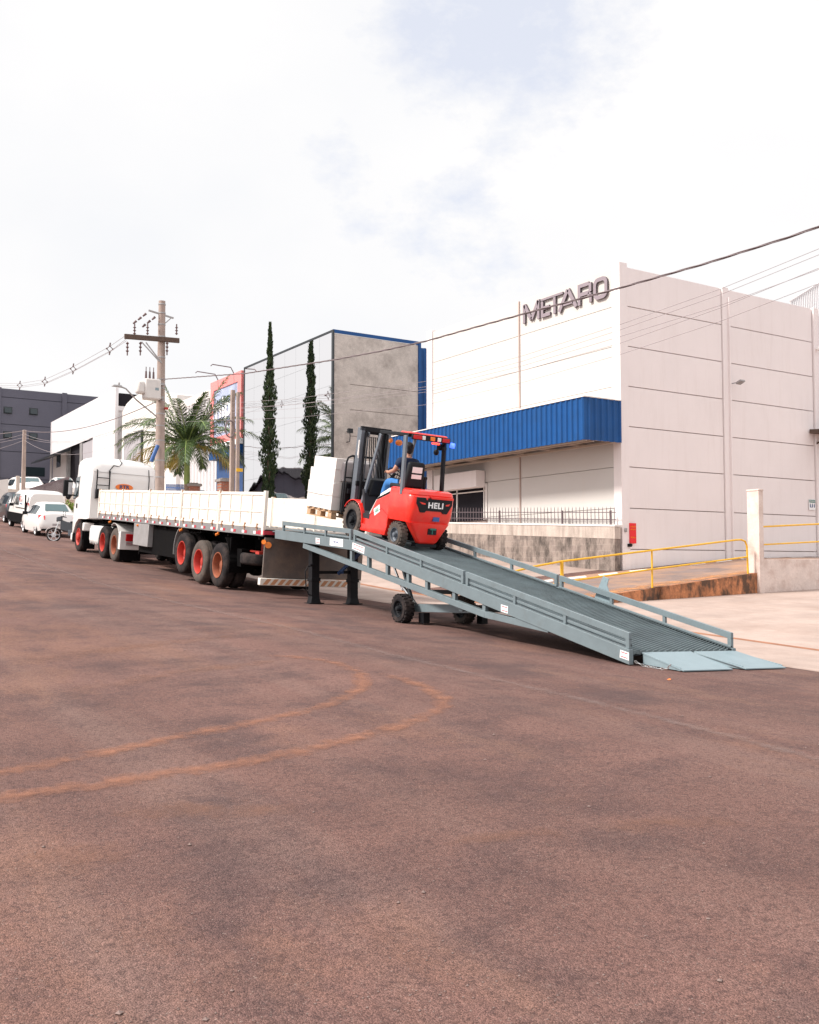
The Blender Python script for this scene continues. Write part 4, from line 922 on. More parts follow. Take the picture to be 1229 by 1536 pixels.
# wheels, axle and drawbar frame
def tyre_prof(r, w, ri): return [(ri, .02), (ri + (r - ri) * .2, .0), (ri + (r - ri) * .75, .0), (r * .975, .03), (r, .06), (r, w - .06), (r * .975, w - .03), (ri + (r - ri) * .75, w), (ri, w - .02)]
def wheel(parent, loc, r, w, ri, rim_m, tyre_m, out=-1, dish=.10, hub=.09, lugs=0, bolts=8, style='disc', world=None, holes=0):
    """tyre as the part 'wheel', its rim (with hub) as sub-part; outer face at loc, axis along x"""
    ax = (-out, 0, 0); b = MB(); b.lathe(tyre_prof(r, w, ri), (0, 0, 0), ax, 40)
    if lugs:
        for k in range(lugs):
            for sd_ in (0, 1):
                a = 2 * math.pi * (k + .5 * sd_) / lugs; a2 = 2 * math.pi / lugs * .28
                x0, x1 = (.012, w * .56) if sd_ == 0 else (w * .44, w - .012); q = []
                for rr_ in (r - .02, r + .012):
                    for aa, xx in ((a - a2, x0), (a + a2, x0), (a + a2 * 1.0, x1), (a - a2 * 1.0, x1)):
                        q.append((-out * xx, rr_ * math.cos(aa), rr_ * math.sin(aa)))
                b.hexa(q)
    else:
        for f in (.3, .5, .7): b.lathe([(r - .012, w * f - .008), (r + .004, w * f - .007), (r + .004, w * f + .007), (r - .012, w * f + .008)], (0, 0, 0), ax, 40)
    o = b.build('wheel', tyre_m, None, smooth=40); o.location = loc
    b = MB(); rd = ri + .012
    b.lathe([(rd, .008), (rd, -.002), (rd * .93, .0), (rd * .90, .015), (rd * .86, dish * .8), (rd * .72, dish), (hub + .03, dish * 1.0), (hub, dish * .9), (hub, dish * .9 - .05), (hub * .75, dish * .9 - .075), (.0, dish * .9 - .08)], (0, 0, 0), ax, 36)
    for k in range(bolts):
        a = 2 * math.pi * k / bolts; rb = hub + .035 + .0; b.cyl((-out * (dish + .0), rb * math.cos(a), rb * math.sin(a)), (-out * (dish - .035), rb * math.cos(a), rb * math.sin(a)), .011, seg=6)
    if holes:
        for k in range(holes):
            a = 2 * math.pi * (k + .5) / holes; rb = rd * .70; b.cyl((-out * (dish + .01), rb * math.cos(a), rb * math.sin(a)), (-out * (dish - .003), rb * math.cos(a), rb * math.sin(a)), rd * .11, seg=10, m=1)
    rm = b.build('rim', [rim_m, M['black']], o, smooth=40)
    if parent is not None: o.parent = parent
    return o
def wheel_w(par, loc, *a, **k):
    o = wheel(None, loc, *a, **k); o.parent = par; o.matrix_parent_inverse = Matrix.Translation(-Vector(par.location)); return o
g0, g1 = ground(8.7, 13.92), ground(10.1, 13.92)
wheel_w(ramp, (8.66, 13.92, g0 + .235), .235, .19, .13, M['fl_dark'], M['rubber'], lugs=22, dish=.05, hub=.045, bolts=6)
wheel_w(ramp, (9.92, 13.92, g1 + .235), .235, .19, .13, M['fl_dark'], M['rubber_dusty'], lugs=22, dish=.05, hub=.045, bolts=6)
W(MB().tube([(8.8, 13.92, g0 + .235), (10.15, 13.92, g1 + .235)], .035, 10), 'axle', M['black'], ramp)
b = MB()
for x, gg in ((8.98, g0), (9.86, g1)):
    b.bar((x, 13.92, gg + .24), (x + (.1 if x < 9.2 else -.1), 12.3, .95), .07, .13); b.bar((x, 13.92, gg + .26), (x, 14.25, 1.55), .05, .05)
b.bar((8.82, 12.35, .97), (10.6, 12.35, .9), .1, .1).bar((8.8, 13.3, 1.20), (10.6, 13.3, 1.14), .07, .07)
W(b, 'axle_frame', M['ramp'], ramp, bevel=.004)
W(MB().box(8.93, 9.05, 13.55, 13.7, g0 + .0, g0 + .17).box(10.12, 10.24, 13.55, 13.7, g1, g1 + .17), 'chock_block', M['black'], ramp)
b = MB(); b.tube([(9.0, 13.9, g0 + .3), (9.0, 14.35, 1.3)], .03, 8).tube([(9.0, 14.3, 1.2), (9.0, 14.7, 1.75)], .02, 8); W(b, 'hydraulic_ram', M['chrome'], ramp)
# support legs
for x in (9.09, 9.98):
    gz = ground(x, 17.8); b = MB().box(x - .085, x + .085, 17.72, 17.88, gz + .02, rz(x, 17.8, -.18)).box(x - .10, x + .10, 17.70, 17.90, gz + .45, gz + .52).box(x - .16, x + .16, 17.66, 17.94, gz, gz + .022)
    b.hexa([(x - .11, 17.7, gz + .02), (x + .11, 17.7, gz + .02), (x + .11, 17.9, gz + .02), (x - .11, 17.9, gz + .02), (x - .085, 17.72, gz + .14), (x + .085, 17.72, gz + .14), (x + .085, 17.88, gz + .14), (x - .085, 17.88, gz + .14)])
    W(b, 'leg', M['black'], ramp, bevel=.005)
zq = at(500, 858.5, Y=17.8).z
W(MB().bar((9.15, 17.8, zq), (9.9, 17.8, zq - .0), .06, .06), 'leg_brace', M['black'], ramp)
b = MB(); b.bar((9.62, 17.75, zq - .03), (9.85, 17.2, zq + .42), .05, .06); b.cyl((9.6, 17.7, zq), (9.7, 17.7, zq), .03); W(b, 'brace_ram', M['navy_wall'], ramp)
b = MB().tube([(9.0, 17.7, 1.62), (8.88, 17.65, 1.6), (8.82, 17.65, 1.5), (8.84, 17.65, 1.2), (8.9, 17.66, 1.05), (8.98, 17.7, 1.03)], .012, 6); b.cyl((8.95, 17.7, 1.63), (9.02, 17.7, 1.63), .025)
W(b, 'crank_handle', M['black'], ramp)
# stickers
def sticker(u0, v0, u1, v1, u2, v2, u3, v3, text=None, red=True):
    ps = [at(u, v, X=XL) for u, v in ((u0, v0), (u1, v1), (u2, v2), (u3, v3))]   # TL TR BR BL
    def off(p, d): return (XL - .003 - d, p.y, p.z)
    b = MB().add([off(p, .001) for p in ps] + [off(p, 0) for p in ps], [(0, 1, 2, 3), (7, 6, 5, 4), (0, 4, 5, 1), (1, 5, 6, 2), (2, 6, 7, 3), (3, 7, 4, 0)])
    s = W(b, 'sticker', M['white_label'], ramp, smooth=0)
    c = sum(ps, Vector()) / 4; r_ = (ps[1] - ps[0]); u_ = (ps[0] - ps[3]); b = MB()
    if text: add_txt(b, text, u_.length * .42, (XL - .0055, c.y, c.z), r_, u_, .002, .95)
    if red:
        for k in (.78, .22) if not text else ():
            p, q = ps[3] + u_ * k + r_ * .1, ps[3] + u_ * k + r_ * .9; b.bar((XL - .005, p.y, p.z), (XL - .005, q.y, q.z), .002, u_.length * .10, up=(0, 0, 1))
    if b.v:
        t_ = b.build('print', M['blue_sheet'] if text else M['red_tape'], None, smooth=0); t_.parent = s; t_.matrix_parent_inverse = Matrix.Identity(4)
sticker(495.5, 806.5, 515, 809, 515, 820.5, 495, 818, 'METARO')
sticker(529.5, 813.5, 547.5, 820.5, 546.5, 831, 528.5, 823)
sticker(474, 806.5, 480, 807.5, 480, 816, 474, 815)
sticker(752, 906.5, 762.5, 909.5, 762, 920.5, 752, 917)
sticker(931, 974.5, 944, 979, 944, 991, 930, 986)
# chain and lifting lug
def chain(name, pts, r, par):
    b = MB(); P = [Vector(p) for p in pts]; L_ = 0; i = 0; out_ = []
    for a, c in zip(P[:-1], P[1:]):
        n = max(1, int((c - a).length / (r * 1.5)))
        for k in range(n): out_.append((a.lerp(c, (k + .5) / n), (c - a).normalized(), i)); i += 1
    for p, d, i in out_:
        s_ = d.cross(Vector((0, 0, 1))).normalized() if i % 2 else Vector((0, 0, 1)); lp = []
        for k in range(9):
            a = 2 * math.pi * k / 8; lp.append(p + d * math.cos(a) * r + s_ * math.sin(a) * r * .6)
        b.tube(lp, r * .22, 5, caps=False)
    return W(b, name, M['chrome'], par)
gx = lambda x, y, d=.012: (x, y, ground(x, y) + d)
chain('chain', [gx(8.80, 8.70, .06), gx(8.88, 8.62), gx(8.90, 8.50), gx(8.86, 8.40), gx(8.93, 8.30, .02), (8.93, 8.24, ground(8.93, 8.24) + .08)], .022, ramp)
q = at(905, 880, X=XRr); yl = q.y; b = MB()
b.prism([(yl + .22, rz(XRr, yl, .02)), (yl - .22, rz(XRr, yl, -.06)), (yl - .08, rz(XRr, yl, .26)), (yl - .12, rz(XRr, yl, .36)), (yl + .0, rz(XRr, yl, .40)), (yl + .06, rz(XRr, yl, .30))], 0, XRr + .0, XRr + .012)
b.cyl((XRr - .004, yl - .04, rz(XRr, yl, .34)), (XRr + .016, yl - .04, rz(XRr, yl, .34)), .02, seg=10)
W(b, 'lifting_lug', M['ramp_flap'], ramp)

# ================================================================ FLATBED TRAILER
def rotp(pitch, roll): return Euler((math.atan(pitch), math.atan(roll), 0))
tr = thing('flatbed_trailer', 'long cream-sided drop-side trailer with orange-red wheel rims', 'trailer', (8.60, 19.35, .946), rotp(.070, .036))
TL_, TW = 13.05, 2.52
def B(name, mb, m, par=tr, **k): return mb.build(name, m, par, **k)
b = MB().box(.05, TW - .05, .05, TL_, 1.36, 1.44); B('deck', b, M['rearplate'])
for x, nm in ((0.0, 0), (TW, 1)):
    s = 1 if nm else -1
    B('side_rail', MB().box(x - .03, x + .03, 0, TL_, 1.30, 1.462), M['rail_grey'], bevel=.004)
    n = 5; pl = TL_ / n
    for i in range(n):
        y0, y1 = i * pl + .05, (i + 1) * pl - .05; b = MB()
        b.box(x - .012, x + .012, y0, y1, 1.475, 2.20)
        xo = x + s * .03
        b.box(min(x, xo) - .0, max(x, xo), y0, y1, 2.17, 2.235).box(min(x, xo), max(x, xo), y0, y1, 1.475, 1.53)
        b.box(min(x, x + s * .026), max(x, x + s * .026), y0, y1, 1.80, 1.835)
        for k in range(5): yy_ = y0 + .02 + (y1 - y0 - .06) * k / 4; b.box(min(x, x + s * .034), max(x, x + s * .034), yy_, yy_ + .03, 1.53, 2.17)
        b.box(x - .025, x + .025, y0, y0 + .04, 1.475, 2.235).box(x - .025, x + .025, y1 - .04, y1, 1.475, 2.235)
        pn = B('side_board', b, M['bed'], bevel=.003)
        b = MB()
        for k in range(4): yy_ = y0 + .25 + (y1 - y0 - .5) * k / 3; b.box(x + s * .03 - .012, x + s * .03 + .014, yy_, yy_ + .05, 1.40, 1.56).cyl((x + s * .045, yy_ - .02, 1.475), (x + s * .045, yy_ + .07, 1.475), .014, seg=8)
        b.box(x + s * .02, x + s * .04, y1 - .06, y1 + .0, 2.21, 2.27); B('hinge', b, M['bed_rust'], pn)
    for i in range(n + 1):
        yy_ = min(max(i * pl, .04), TL_ - .03); B('stake', MB().box(x - .035, x + .035, yy_ - (.05 if i == 0 else .03), yy_ + (.05 if i == 0 else .03), 1.33, 2.265), M['bed'], bevel=.004)
    if not nm:
        for i in range(20):
            yy_ = .22 + i * .63; B('reflector', MB().box(-.036, -.031, yy_, yy_ + .14, 1.335, 1.395, 0).box(-.036, -.031, yy_ + .14, yy_ + .27, 1.335, 1.395, 1), [M['red_tape'], M['white_tape']], smooth=0)
B('front_board', MB().box(.03, TW - .03, TL_ - .03, TL_, 1.44, 2.2), M['bed'])
b = MB().box(.85, .97, .1, TL_ - .3, .95, 1.35).box(TW - .97, TW - .85, .1, TL_ - .3, .95, 1.35)
for y in frange(.3, TL_ - .4, .9): b.box(.04, TW - .04, y, y + .07, 1.22, 1.35)
b.box(.2, TW - .2, 1.6, 5.9, .55, .95).box(.5, TW - .5, 6.6, 10.2, .62, 1.2)
B('chassis', b, M['blackm'])
# tail: dark beam, plate, bumper
B('tail_beam', MB().box(0, TW, -.06, .04, 1.30, 1.44), M['blackm'])
B('tail_reflector', MB().box(-.034, .0, -.07, .25, 1.33, 1.42).box(0, .4, -.07, -.062, 1.34, 1.42), M['red_tape'])
B('tail_plate', MB().box(.0 + .02, TW - .1, -.03, .02, .43, 1.28), M['rearplate'], bevel=.006)
bp_ = B('bumper', MB().box(-.06, TW - .15, -.10, .02, .27, .42), M['bed'], bevel=.01)
b = MB(); x = .0
while x < TW - .36: b.add([(x, -.104, .285), (x + .10, -.104, .285), (x + .20, -.104, .405), (x + .10, -.104, .405)], [(0, 1, 2, 3)]); x += .17
b.build('stripes', mat('faded_orange', (.52, .25, .13), .6), bp_, smooth=0)
B('marker_lamp', MB().cyl((.02, .0, 1.18), (-.02, -.06, 1.18), .05).cyl((.10, -.02, 1.12), (.08, -.08, 1.12), .07), M['amber'])
for y in (5.1, 8.7, 11.6, 2.6): B('marker_lamp', MB().cyl((.0, y, 1.24), (-.06, y, 1.22), .03, seg=8).box(-.01, .02, y - .02, y + .02, 1.22, 1.3), M['amber'])
rims = (M['rim_rust'], M['rim_red'], M['rim_red'])
for i, y in enumerate((2.52, 3.78, 5.02)):
    dz = .14 if i == 2 else 0
    wheel(tr, (.0, y, .52 + dz), .52, .27, .29, rims[i], M['rubber'] if i != 1 else M['rubber_dusty'], dish=.19, hub=.13, bolts=10)
    wheel(tr, (.30, y, .52 + dz), .52, .27, .29, rims[i], M['rubber'], dish=.15, hub=.12, bolts=0)
    wheel(tr, (TW, y, .52 + dz), .52, .27, .29, rims[i], M['rubber'], out=1, dish=.17, hub=.13, bolts=10)
    wheel(tr, (TW - .3, y, .52 + dz), .52, .27, .29, rims[i], M['rubber'], out=1, dish=.1, hub=.13, bolts=0)
    B('axle', MB().cyl((.3, y, .52 + dz), (TW - .3, y, .52 + dz), .07), M['blackm'])
def fender(y, z, r, a0, a1, x0, x1, m, nm='mudguard', par=tr):
    b = MB(); P = [(y + r * math.cos(R(a)), z + r * math.sin(R(a))) for a in frange(a0, a1, 10)]; Q = [(y + (r + .02) * math.cos(R(a)), z + (r + .02) * math.sin(R(a))) for a in frange(a0, a1, 10)][::-1]
    for i in range(len(P) - 1): b.hexa([(x0, *P[i]), (x1, *P[i]), (x1, *P[i + 1]), (x0, *P[i + 1]), (x0, *Q[-1 - i]), (x1, *Q[-1 - i]), (x1, *Q[-2 - i]), (x0, *Q[-2 - i])])
    return b.build(nm, m, par, smooth=50)
fender(2.52, .60, .66, 120, 198, .02, .62, M['blackm']); fender(5.02, .70, .66, -10, 62, .02, .62, M['galv'])
# spare wheel lying under the tail, toolbox, landing legs, skirt
b = MB().lathe(tyre_prof(.50, .26, .28), (.62, 1.38, .62), (0, 0, 1), 40); sp_ = B('spare_wheel', b, M['rubber'], smooth=40)
B('spare_bracket', MB().box(.4, .85, .85, 1.9, .90, .94).cyl((.62, 1.38, .9), (.62, 1.38, 1.3), .04).box(.25, .5, .75, .95, .88, .94), M['rim_red'])
B('tail_panel', MB().box(.05, .65, 1.90, 1.94, .40, 1.2).box(.65, TW - .3, 1.2, 1.26, .35, 1.28), M['blackm'])
B('side_guard', MB().box(.12, .18, 5.75, 8.95, .48, 1.29).box(.12, TW - .2, 8.9, 8.95, .4, 1.29).box(.12, TW - .2, 5.75, 5.8, .45, 1.29), M['blackm'])
yb0 = at(219, 800, X=8.6).y - 19.35; yb1 = at(197, 800, X=8.6).y - 19.35
B('toolbox', MB().box(-.02, .5, yb0, yb1, .66, 1.29), M['galv'], bevel=.012)
for x in (.35, TW - .35): B('landing_leg', MB().box(x - .06, x + .06, yb0 - .35, yb0 - .2, .38, 1.3).box(x - .12, x + .12, yb0 - .4, yb0 - .15, .36, .39), M['blackm'])
B('air_tank', MB().cyl((.4, 6.3, .95), (.4, 7.2, .95), .15).cyl((.7, 6.3, .85), (.7, 7.3, .85), .15), M['blackm'])

# ================================================================ TRACTOR UNIT
tt = thing('truck_tractor', 'white sleeper-cab truck tractor with red wheel rims hitched to the trailer', 'truck', (8.70, 30.72, 1.762), rotp(.083, .030))
CB = lambda n, mb, m, par=tt, **k: mb.build(n, m, par, **k)
# cab shell: rings along y
def ring_cab(y, zb_, zs_, zr_, w0, w1, wr, xc=1.13):
    w0, w1, wr = w0 - .10, w1 - .10, wr - .10; zr_ -= .11; y = y if y < 4.4 else 4.4 + (y - 4.4) * .72
    k = [(w0, zb_), (w1, zb_ + .25), (w1, zs_), (w1 - .03, zs_ + (zr_ - zs_) * .45), (wr + .10, zr_ - .14), (wr, zr_ - .05), (wr - .18, zr_)]
    return [(xc - a, y, z) for a, z in k] + [(xc + a, y, z) for a, z in k[::-1]]
rg = [ring_cab(3.22, 1.22, 2.2, 3.14, 1.18, 1.18, 1.04), ring_cab(3.30, 1.18, 2.25, 3.24, 1.24, 1.24, 1.10), ring_cab(3.8, 1.16, 2.3, 3.34, 1.25, 1.25, 1.13), ring_cab(4.35, 1.14, 2.3, 3.40, 1.25, 1.25, 1.13),
      ring_cab(4.80, .98, 2.3, 3.38, 1.25, 1.25, 1.13), ring_cab(5.25, .62, 2.2, 3.24, 1.24, 1.24, 1.10), ring_cab(5.55, .48, 2.05, 2.98, 1.22, 1.22, 1.05), ring_cab(5.72, .45, 1.80, 2.5, 1.16, 1.17, 1.02), ring_cab(5.80, .45, 1.4, 1.9, 1.05, 1.08, 1.0)]
CB('cab', MB().loft(rg), M['white_paint'], smooth=40, bevel=.0)
CB('roof_hatch', MB().hexa([(.5, 3.8, 3.2), (1.8, 3.8, 3.2), (1.8, 4.6, 3.24), (.5, 4.6, 3.24), (.65, 3.9, 3.28), (1.65, 3.9, 3.28), (1.65, 4.5, 3.32), (.65, 4.5, 3.32)]), M['white_paint'], bevel=.03)
b = MB().hexa([(-.045, 4.55, 1.93), (-.04, 5.22, 1.80), (.05, 5.22, 1.80), (.05, 4.55, 1.93), (-.012, 4.55, 2.62), (.02, 5.15, 2.56), (.06, 5.15, 2.56), (.06, 4.55, 2.62)]); CB('side_window', b, M['glass'])
b = MB().add([(.10, 5.42, 1.85), (2.15, 5.42, 1.85), (2.08, 5.25, 2.80), (.2, 5.25, 2.80), (.10, 5.36, 1.85), (2.15, 5.36, 1.85), (2.08, 5.18, 2.80), (.2, 5.18, 2.80)], [(0, 1, 2, 3), (4, 7, 6, 5), (0, 4, 5, 1), (3, 2, 6, 7), (0, 3, 7, 4), (1, 5, 6, 2)]); CB('windscreen', b, M['glass'])
CB('door_handle', MB().box(-.03, .0, 4.62, 4.78, 1.50, 1.66), M['black'])
CB('door_line', MB().box(-.014, .005, 4.57, 4.585, 1.05, 2.4), M['groove'])
b = MB().box(-.40, -.10, 5.12, 5.25, 1.88, 2.46).bar((0, 5.2, 2.45), (-.2, 5.2, 2.4), .05, .05).bar((0, 5.2, 1.93), (-.2, 5.2, 1.96), .05, .05); mi = CB('mirror', b, M['black'], bevel=.03)
MB().box(-.25, -.12, 5.108, 5.115, 1.96, 2.38).build('mirror_glass', M['silver'], mi)
CB('mirror', MB().ball((-.22, 5.15, 1.86), .09, 10), M['black'])
b = MB()
for x in (.20, .62): b.tube([(x, 3.22, 1.9), (x, 3.12, 1.9), (x, 3.12, 2.84), (x + .0, 3.2, 2.86)], .022, 6)
for z in (2.1, 2.35, 2.6): b.tube([(.20, 3.12, z), (.62, 3.12, z)], .016, 6)
CB('ladder', b, M['black']); CB('hose_box', MB().box(.18, .68, 3.05, 3.2, 1.9, 2.22), M['black'], bevel=.02)
CB('cab_cable', MB().tube([(.62, 3.14, 2.6), (.6, 3.16, 2.85), (.75, 3.21, 3.05), (.95, 3.23, 3.02), (1.05, 3.3, 3.16), (1.1, 3.8, 3.28)], .016, 6).tube([(2.0, 3.19, 1.5), (2.0, 3.19, 2.65), (1.97, 3.22, 2.98), (1.9, 3.5, 3.18)], .014, 6), M['black'])
CB('gutter_seam', MB().tube([(.05, 3.25, 2.86), (.10, 3.205, 2.80), (2.15, 3.205, 2.78)], .010, 6).tube([(.02, 3.28, 2.9), (-.0, 4.4, 2.90)], .008, 6), M['grey_cover'])
bd = CB('oval_badge', MB().lathe([(0, 0), (1, 0), (1, .012), (0, .012)], (0, 0, 0), (0, -1, 0), 32), M['orange'])
bd.location = (1.15, 3.19, 2.33); bd.scale = (.30, 1, .115)
b = MB(); add_txt(b, 'RTR', .17, (1.15, 3.172, 2.33), (1, 0, 0), (0, 0, 1), .004, 1.1, bold=.006); CB('badge_text', b, M['navy_wall'], smooth=0)
b = MB().box(.55, .72, -.9, 5.2, .62, .92).box(1.76, 1.93, -.9, 5.2, .62, .92).box(.4, 2.1, 2.6, 5.5, .5, 1.05).cyl((1.24, .6, 1.12), (1.24, .6, 1.2), .5).box(.6, 1.9, -.95, -.85, .6, .9)
CB('chassis', b, M['blackm'])
CB('fuel_tank', MB().box(.04, .66, 1.98, 3.1, .38, .98), M['white_paint'], bevel=.12)
b = MB()
for y in (2.1, 2.45, 2.8): b.box(.03, .67, y, y + .10, .37, .99)
CB('tank_strap', b, M['grey_cover'], bevel=.12)
for i, (y, m_, rb_) in enumerate(((0, M['rim_rust'], M['rubber_dusty']), (1.30, M['rim_red'], M['rubber']))):
    wheel(tt, (.02, y, .52), .52, .27, .29, m_, rb_, dish=.19, hub=.12, bolts=10); wheel(tt, (.34, y, .52), .52, .27, .29, m_, M['rubber'], dish=.12, hub=.12, bolts=0)
    wheel(tt, (2.44, y, .52), .52, .27, .29, m_, M['rubber'], out=1, dish=.19, hub=.12, bolts=10); wheel(tt, (2.12, y, .52), .52, .27, .29, m_, M['rubber'], out=1, dish=.12, hub=.12, bolts=0)
for x, o_ in ((.03, -1), (2.43, 1)):
    wheel(tt, (x, 4.42, .52), .52, .28, .29, M['rim_red'], M['rubber'], out=o_, dish=.03, hub=.14, bolts=10, holes=8)
    fender(4.42, .56, .64, 15, 190, .0 if o_ < 0 else 2.1, .38 if o_ < 0 else 2.46, M['blackm'], par=tt)
CB('fender_trim', MB().box(-.02, .35, 3.62, 3.78, .75, 1.04), M['white_paint'], bevel=.04)
CB('step_box', MB().box(-.0, .4, 4.92, 5.15, .30, .62), M['blackm'], bevel=.02); CB('front_bumper', MB().box(.0, 2.4, 5.1, 5.42, .32, .62), M['white_paint'], bevel=.06)
fr_ = CB('rear_fender', MB().box(.0, .62, -.72, -.66, .42, .98).box(.0, .03, -.7, -.52, .42, .95), M['white_paint'], bevel=.01)
fender(0, .56, .62, 60, 178, .0, .62, M['white_paint'], 'rear_fender', par=tt)
CB('tail_light', MB().box(.16, .56, -.76, -.722, .68, .90), M['red_lamp'], bevel=.015)
npl = CB('number_plate', MB().box(.18, .58, -.75, -.722, .55, .665), M['grey_sack']); b = MB(); add_txt(b, 'MAQ 5D92', .075, (.38, -.753, .607), (1, 0, 0), (0, 0, 1), .002); CB('plate_text', b, M['red_tape'], npl, smooth=0)
CB('mudflap', MB().box(.02, .66, -.70, -.685, .08, .42), M['blackm']); CB('mudflap', MB().box(.02, .4, 3.60, 3.62, .15, .75), M['blackm'])
CB('air_filter', MB().cyl((1.9, 2.9, 1.1), (1.9, 2.9, 2.2), .16), M['black'])

# ================================================================ FORKLIFT
xf, yf0 = 9.86, 15.24
fk = thing('forklift', 'red electric counterbalance forklift climbing the grey ramp with a raised pallet', 'forklift', (xf, yf0, rz(xf, yf0, -.01)), Euler((math.atan(.150), math.atan(.030), R(3))))
FB = lambda n, mb, m, par=fk, **k: mb.build(n, m, par, **k)
def rring(z, hw, y0, y1, cr_, n=5, cf=.03):
    out_ = []
    for sx, sy, r_, a0 in ((1, 1, cf, 0), (-1, 1, cf, 90), (-1, -1, cr_, 180), (1, -1, cr_, 270)):
        cx_, cy_ = (hw - r_) * sx, (y1 - r_ if sy > 0 else y0 + r_)
        for i in range(n + 1):
            a = R(a0 + 90 * i / n); out_.append((cx_ + r_ * math.cos(a), cy_ + r_ * math.sin(a), z))
    return out_
cw = [rring(.50, .54, -.40, .34, .12), rring(.60, .565, -.45, .34, .15), rring(.80, .575, -.475, .34, .17), rring(.98, .575, -.47, .34, .17), rring(1.0, .565, -.45, .34, .17), rring(1.02, .57, -.46, .34, .17), rring(1.08, .555, -.44, .34, .17), rring(1.105, .50, -.38, .34, .16)]
cwt = FB('counterweight', MB().loft(cw), M['fl_red'], smooth=45)
cl = [rring(.12, .22, -.36, -.24, .05), rring(.16, .25, -.40, -.24, .05), rring(.50, .535, -.42, -.24, .10)]
FB('counterweight_base', MB().loft(cl), M['fl_red'], smooth=45)
FB('rear_valance', MB().box(-.27, .27, -.35, -.2, .06, .12), M['fl_dark'])
FB('axle_housing', MB().box(-.3, .3, -.2, .3, .15, .5), M['fl_dark'])
# black fascia with lettering
b = MB().prism([(-.46, .97), (.46, .97), (.46, .86), (.35, .70), (.24, .70), (.20, .735), (-.20, .735), (-.24, .70), (-.35, .70), (-.46, .86)], 1, -.485, -.46)
fs_ = FB('rear_fascia', b, M['fl_dark'], bevel=.004)
b = MB(); add_txt(b, 'HELI', .145, (.03, -.487, .835), (1, 0, 0), (0, 0, 1), .006, 1.3, bold=.005, space=1.12); b.build('lettering', M['white_label'], fs_, smooth=0)
FB('accent', MB().prism([(-.40, .89), (-.24, .87), (-.24, .845), (-.33, .85)], 1, -.489, -.484).prism([(-.24, .97), (-.18, .97), (-.2, .93), (-.22, .93)], 1, -.489, -.484).prism([(.40, .89), (.29, .87), (.29, .845), (.37, .85)], 1, -.489, -.484), M['fl_red'], fs_, smooth=0)
FB('brow', MB().prism([(-.14, 1.0), (.48, 1.0), (.48, .955), (-.10, .955)], 1, -.495, -.46), M['fl_red'], bevel=.006)
FB('data_plate', MB().box(.02, .18, -.464, -.43, .55, .63), M['plastic_blue'])
rcs = FB('tow_recess', MB().box(-.05, .17, -.428, -.40, .30, .41), M['fl_dark']); FB('tow_pin', MB().box(.0, .15, -.435, -.42, .385, .42).cyl((.06, -.43, .31), (.06, -.43, .40), .012), M['green_sign'], rcs)
# chassis body with step
b = MB().prism([(.33, .34), (.38, .17), (1.30, .17), (1.34, .50), (1.00, .50), (.80, .80), (.33, .97)], 0, -.56, .56)
FB('body', b, M['fl_red'], bevel=.015)
FB('body_seam', MB().tube([(-.562, .34, .56), (-.565, .56, .66), (-.564, 1.0, .50)], .004, 5), M['fl_dark'])
FB('battery_decal', MB().prism([(.66, .73), (.86, .62), (.80, .50), (.62, .60)], 0, -.5635, -.5605), M['white_label'], smooth=0)
FB('decal_green', MB().prism([(.69, .68), (.80, .62), (.77, .55), (.67, .60)], 0, -.5655, -.564), mat('decal_green', (.25, .45, .36), .6), smooth=0)
FB('step', MB().prism([(.98, .42), (1.36, .42), (1.36, .515), (.98, .515)], 0, -.565, .565), M['fl_step'])
FB('step_well', MB().prism([(1.00, .52), (1.10, .515), (1.30, .515), (1.42, .95), (1.36, .97), (1.24, .56), (.98, .54)], 0, -.52, .52), M['fl_step'])
FB('hood', MB().loft([rring(.86, .50, .02, .80, .05), rring(.93, .49, .0, .78, .05), rring(1.06, .40, .0, .60, .05)]), M['grey_cover'], smooth=45)
FB('side_skirt', MB().prism([(.33, .965), (.80, .80), (.98, .56), (1.0, .515), (.90, .60), (.76, .86), (.33, 1.02)], 0, -.555, .555), M['grey_cover'], bevel=.008)
# seat
FB('seat', MB().box(-.36, .14, .22, .68, 1.06, 1.16), M['fl_dark'], bevel=.04)
b = MB().hexa([(-.36, .10, 1.10), (.12, .10, 1.10), (.12, .24, 1.10), (-.36, .24, 1.10), (-.33, .06, 1.58), (.09, .06, 1.58), (.09, .16, 1.60), (-.33, .16, 1.60)]); sbk = FB('seat_back', b, M['fl_dark'], bevel=.045)
b = MB()
for z0, z1 in ((1.39, 1.50), (1.28, 1.36)):
    f_y = lambda z: .10 - (z - 1.10) / .48 * .04 - .006
    b.hexa([(-.25, f_y(z0) - .003, z0), (.01, f_y(z0) - .003, z0), (.01, f_y(z0), z0), (-.25, f_y(z0), z0), (-.25, f_y(z1) - .003, z1), (.01, f_y(z1) - .003, z1), (.01, f_y(z1), z1), (-.25, f_y(z1), z1)])
b.build('seat_label', M['white_label'], sbk, smooth=0)
FB('armrest', MB().box(.13, .22, .12, .5, 1.28, 1.34).box(.13, .20, .12, .18, 1.1, 1.3), M['fl_dark'], bevel=.02)
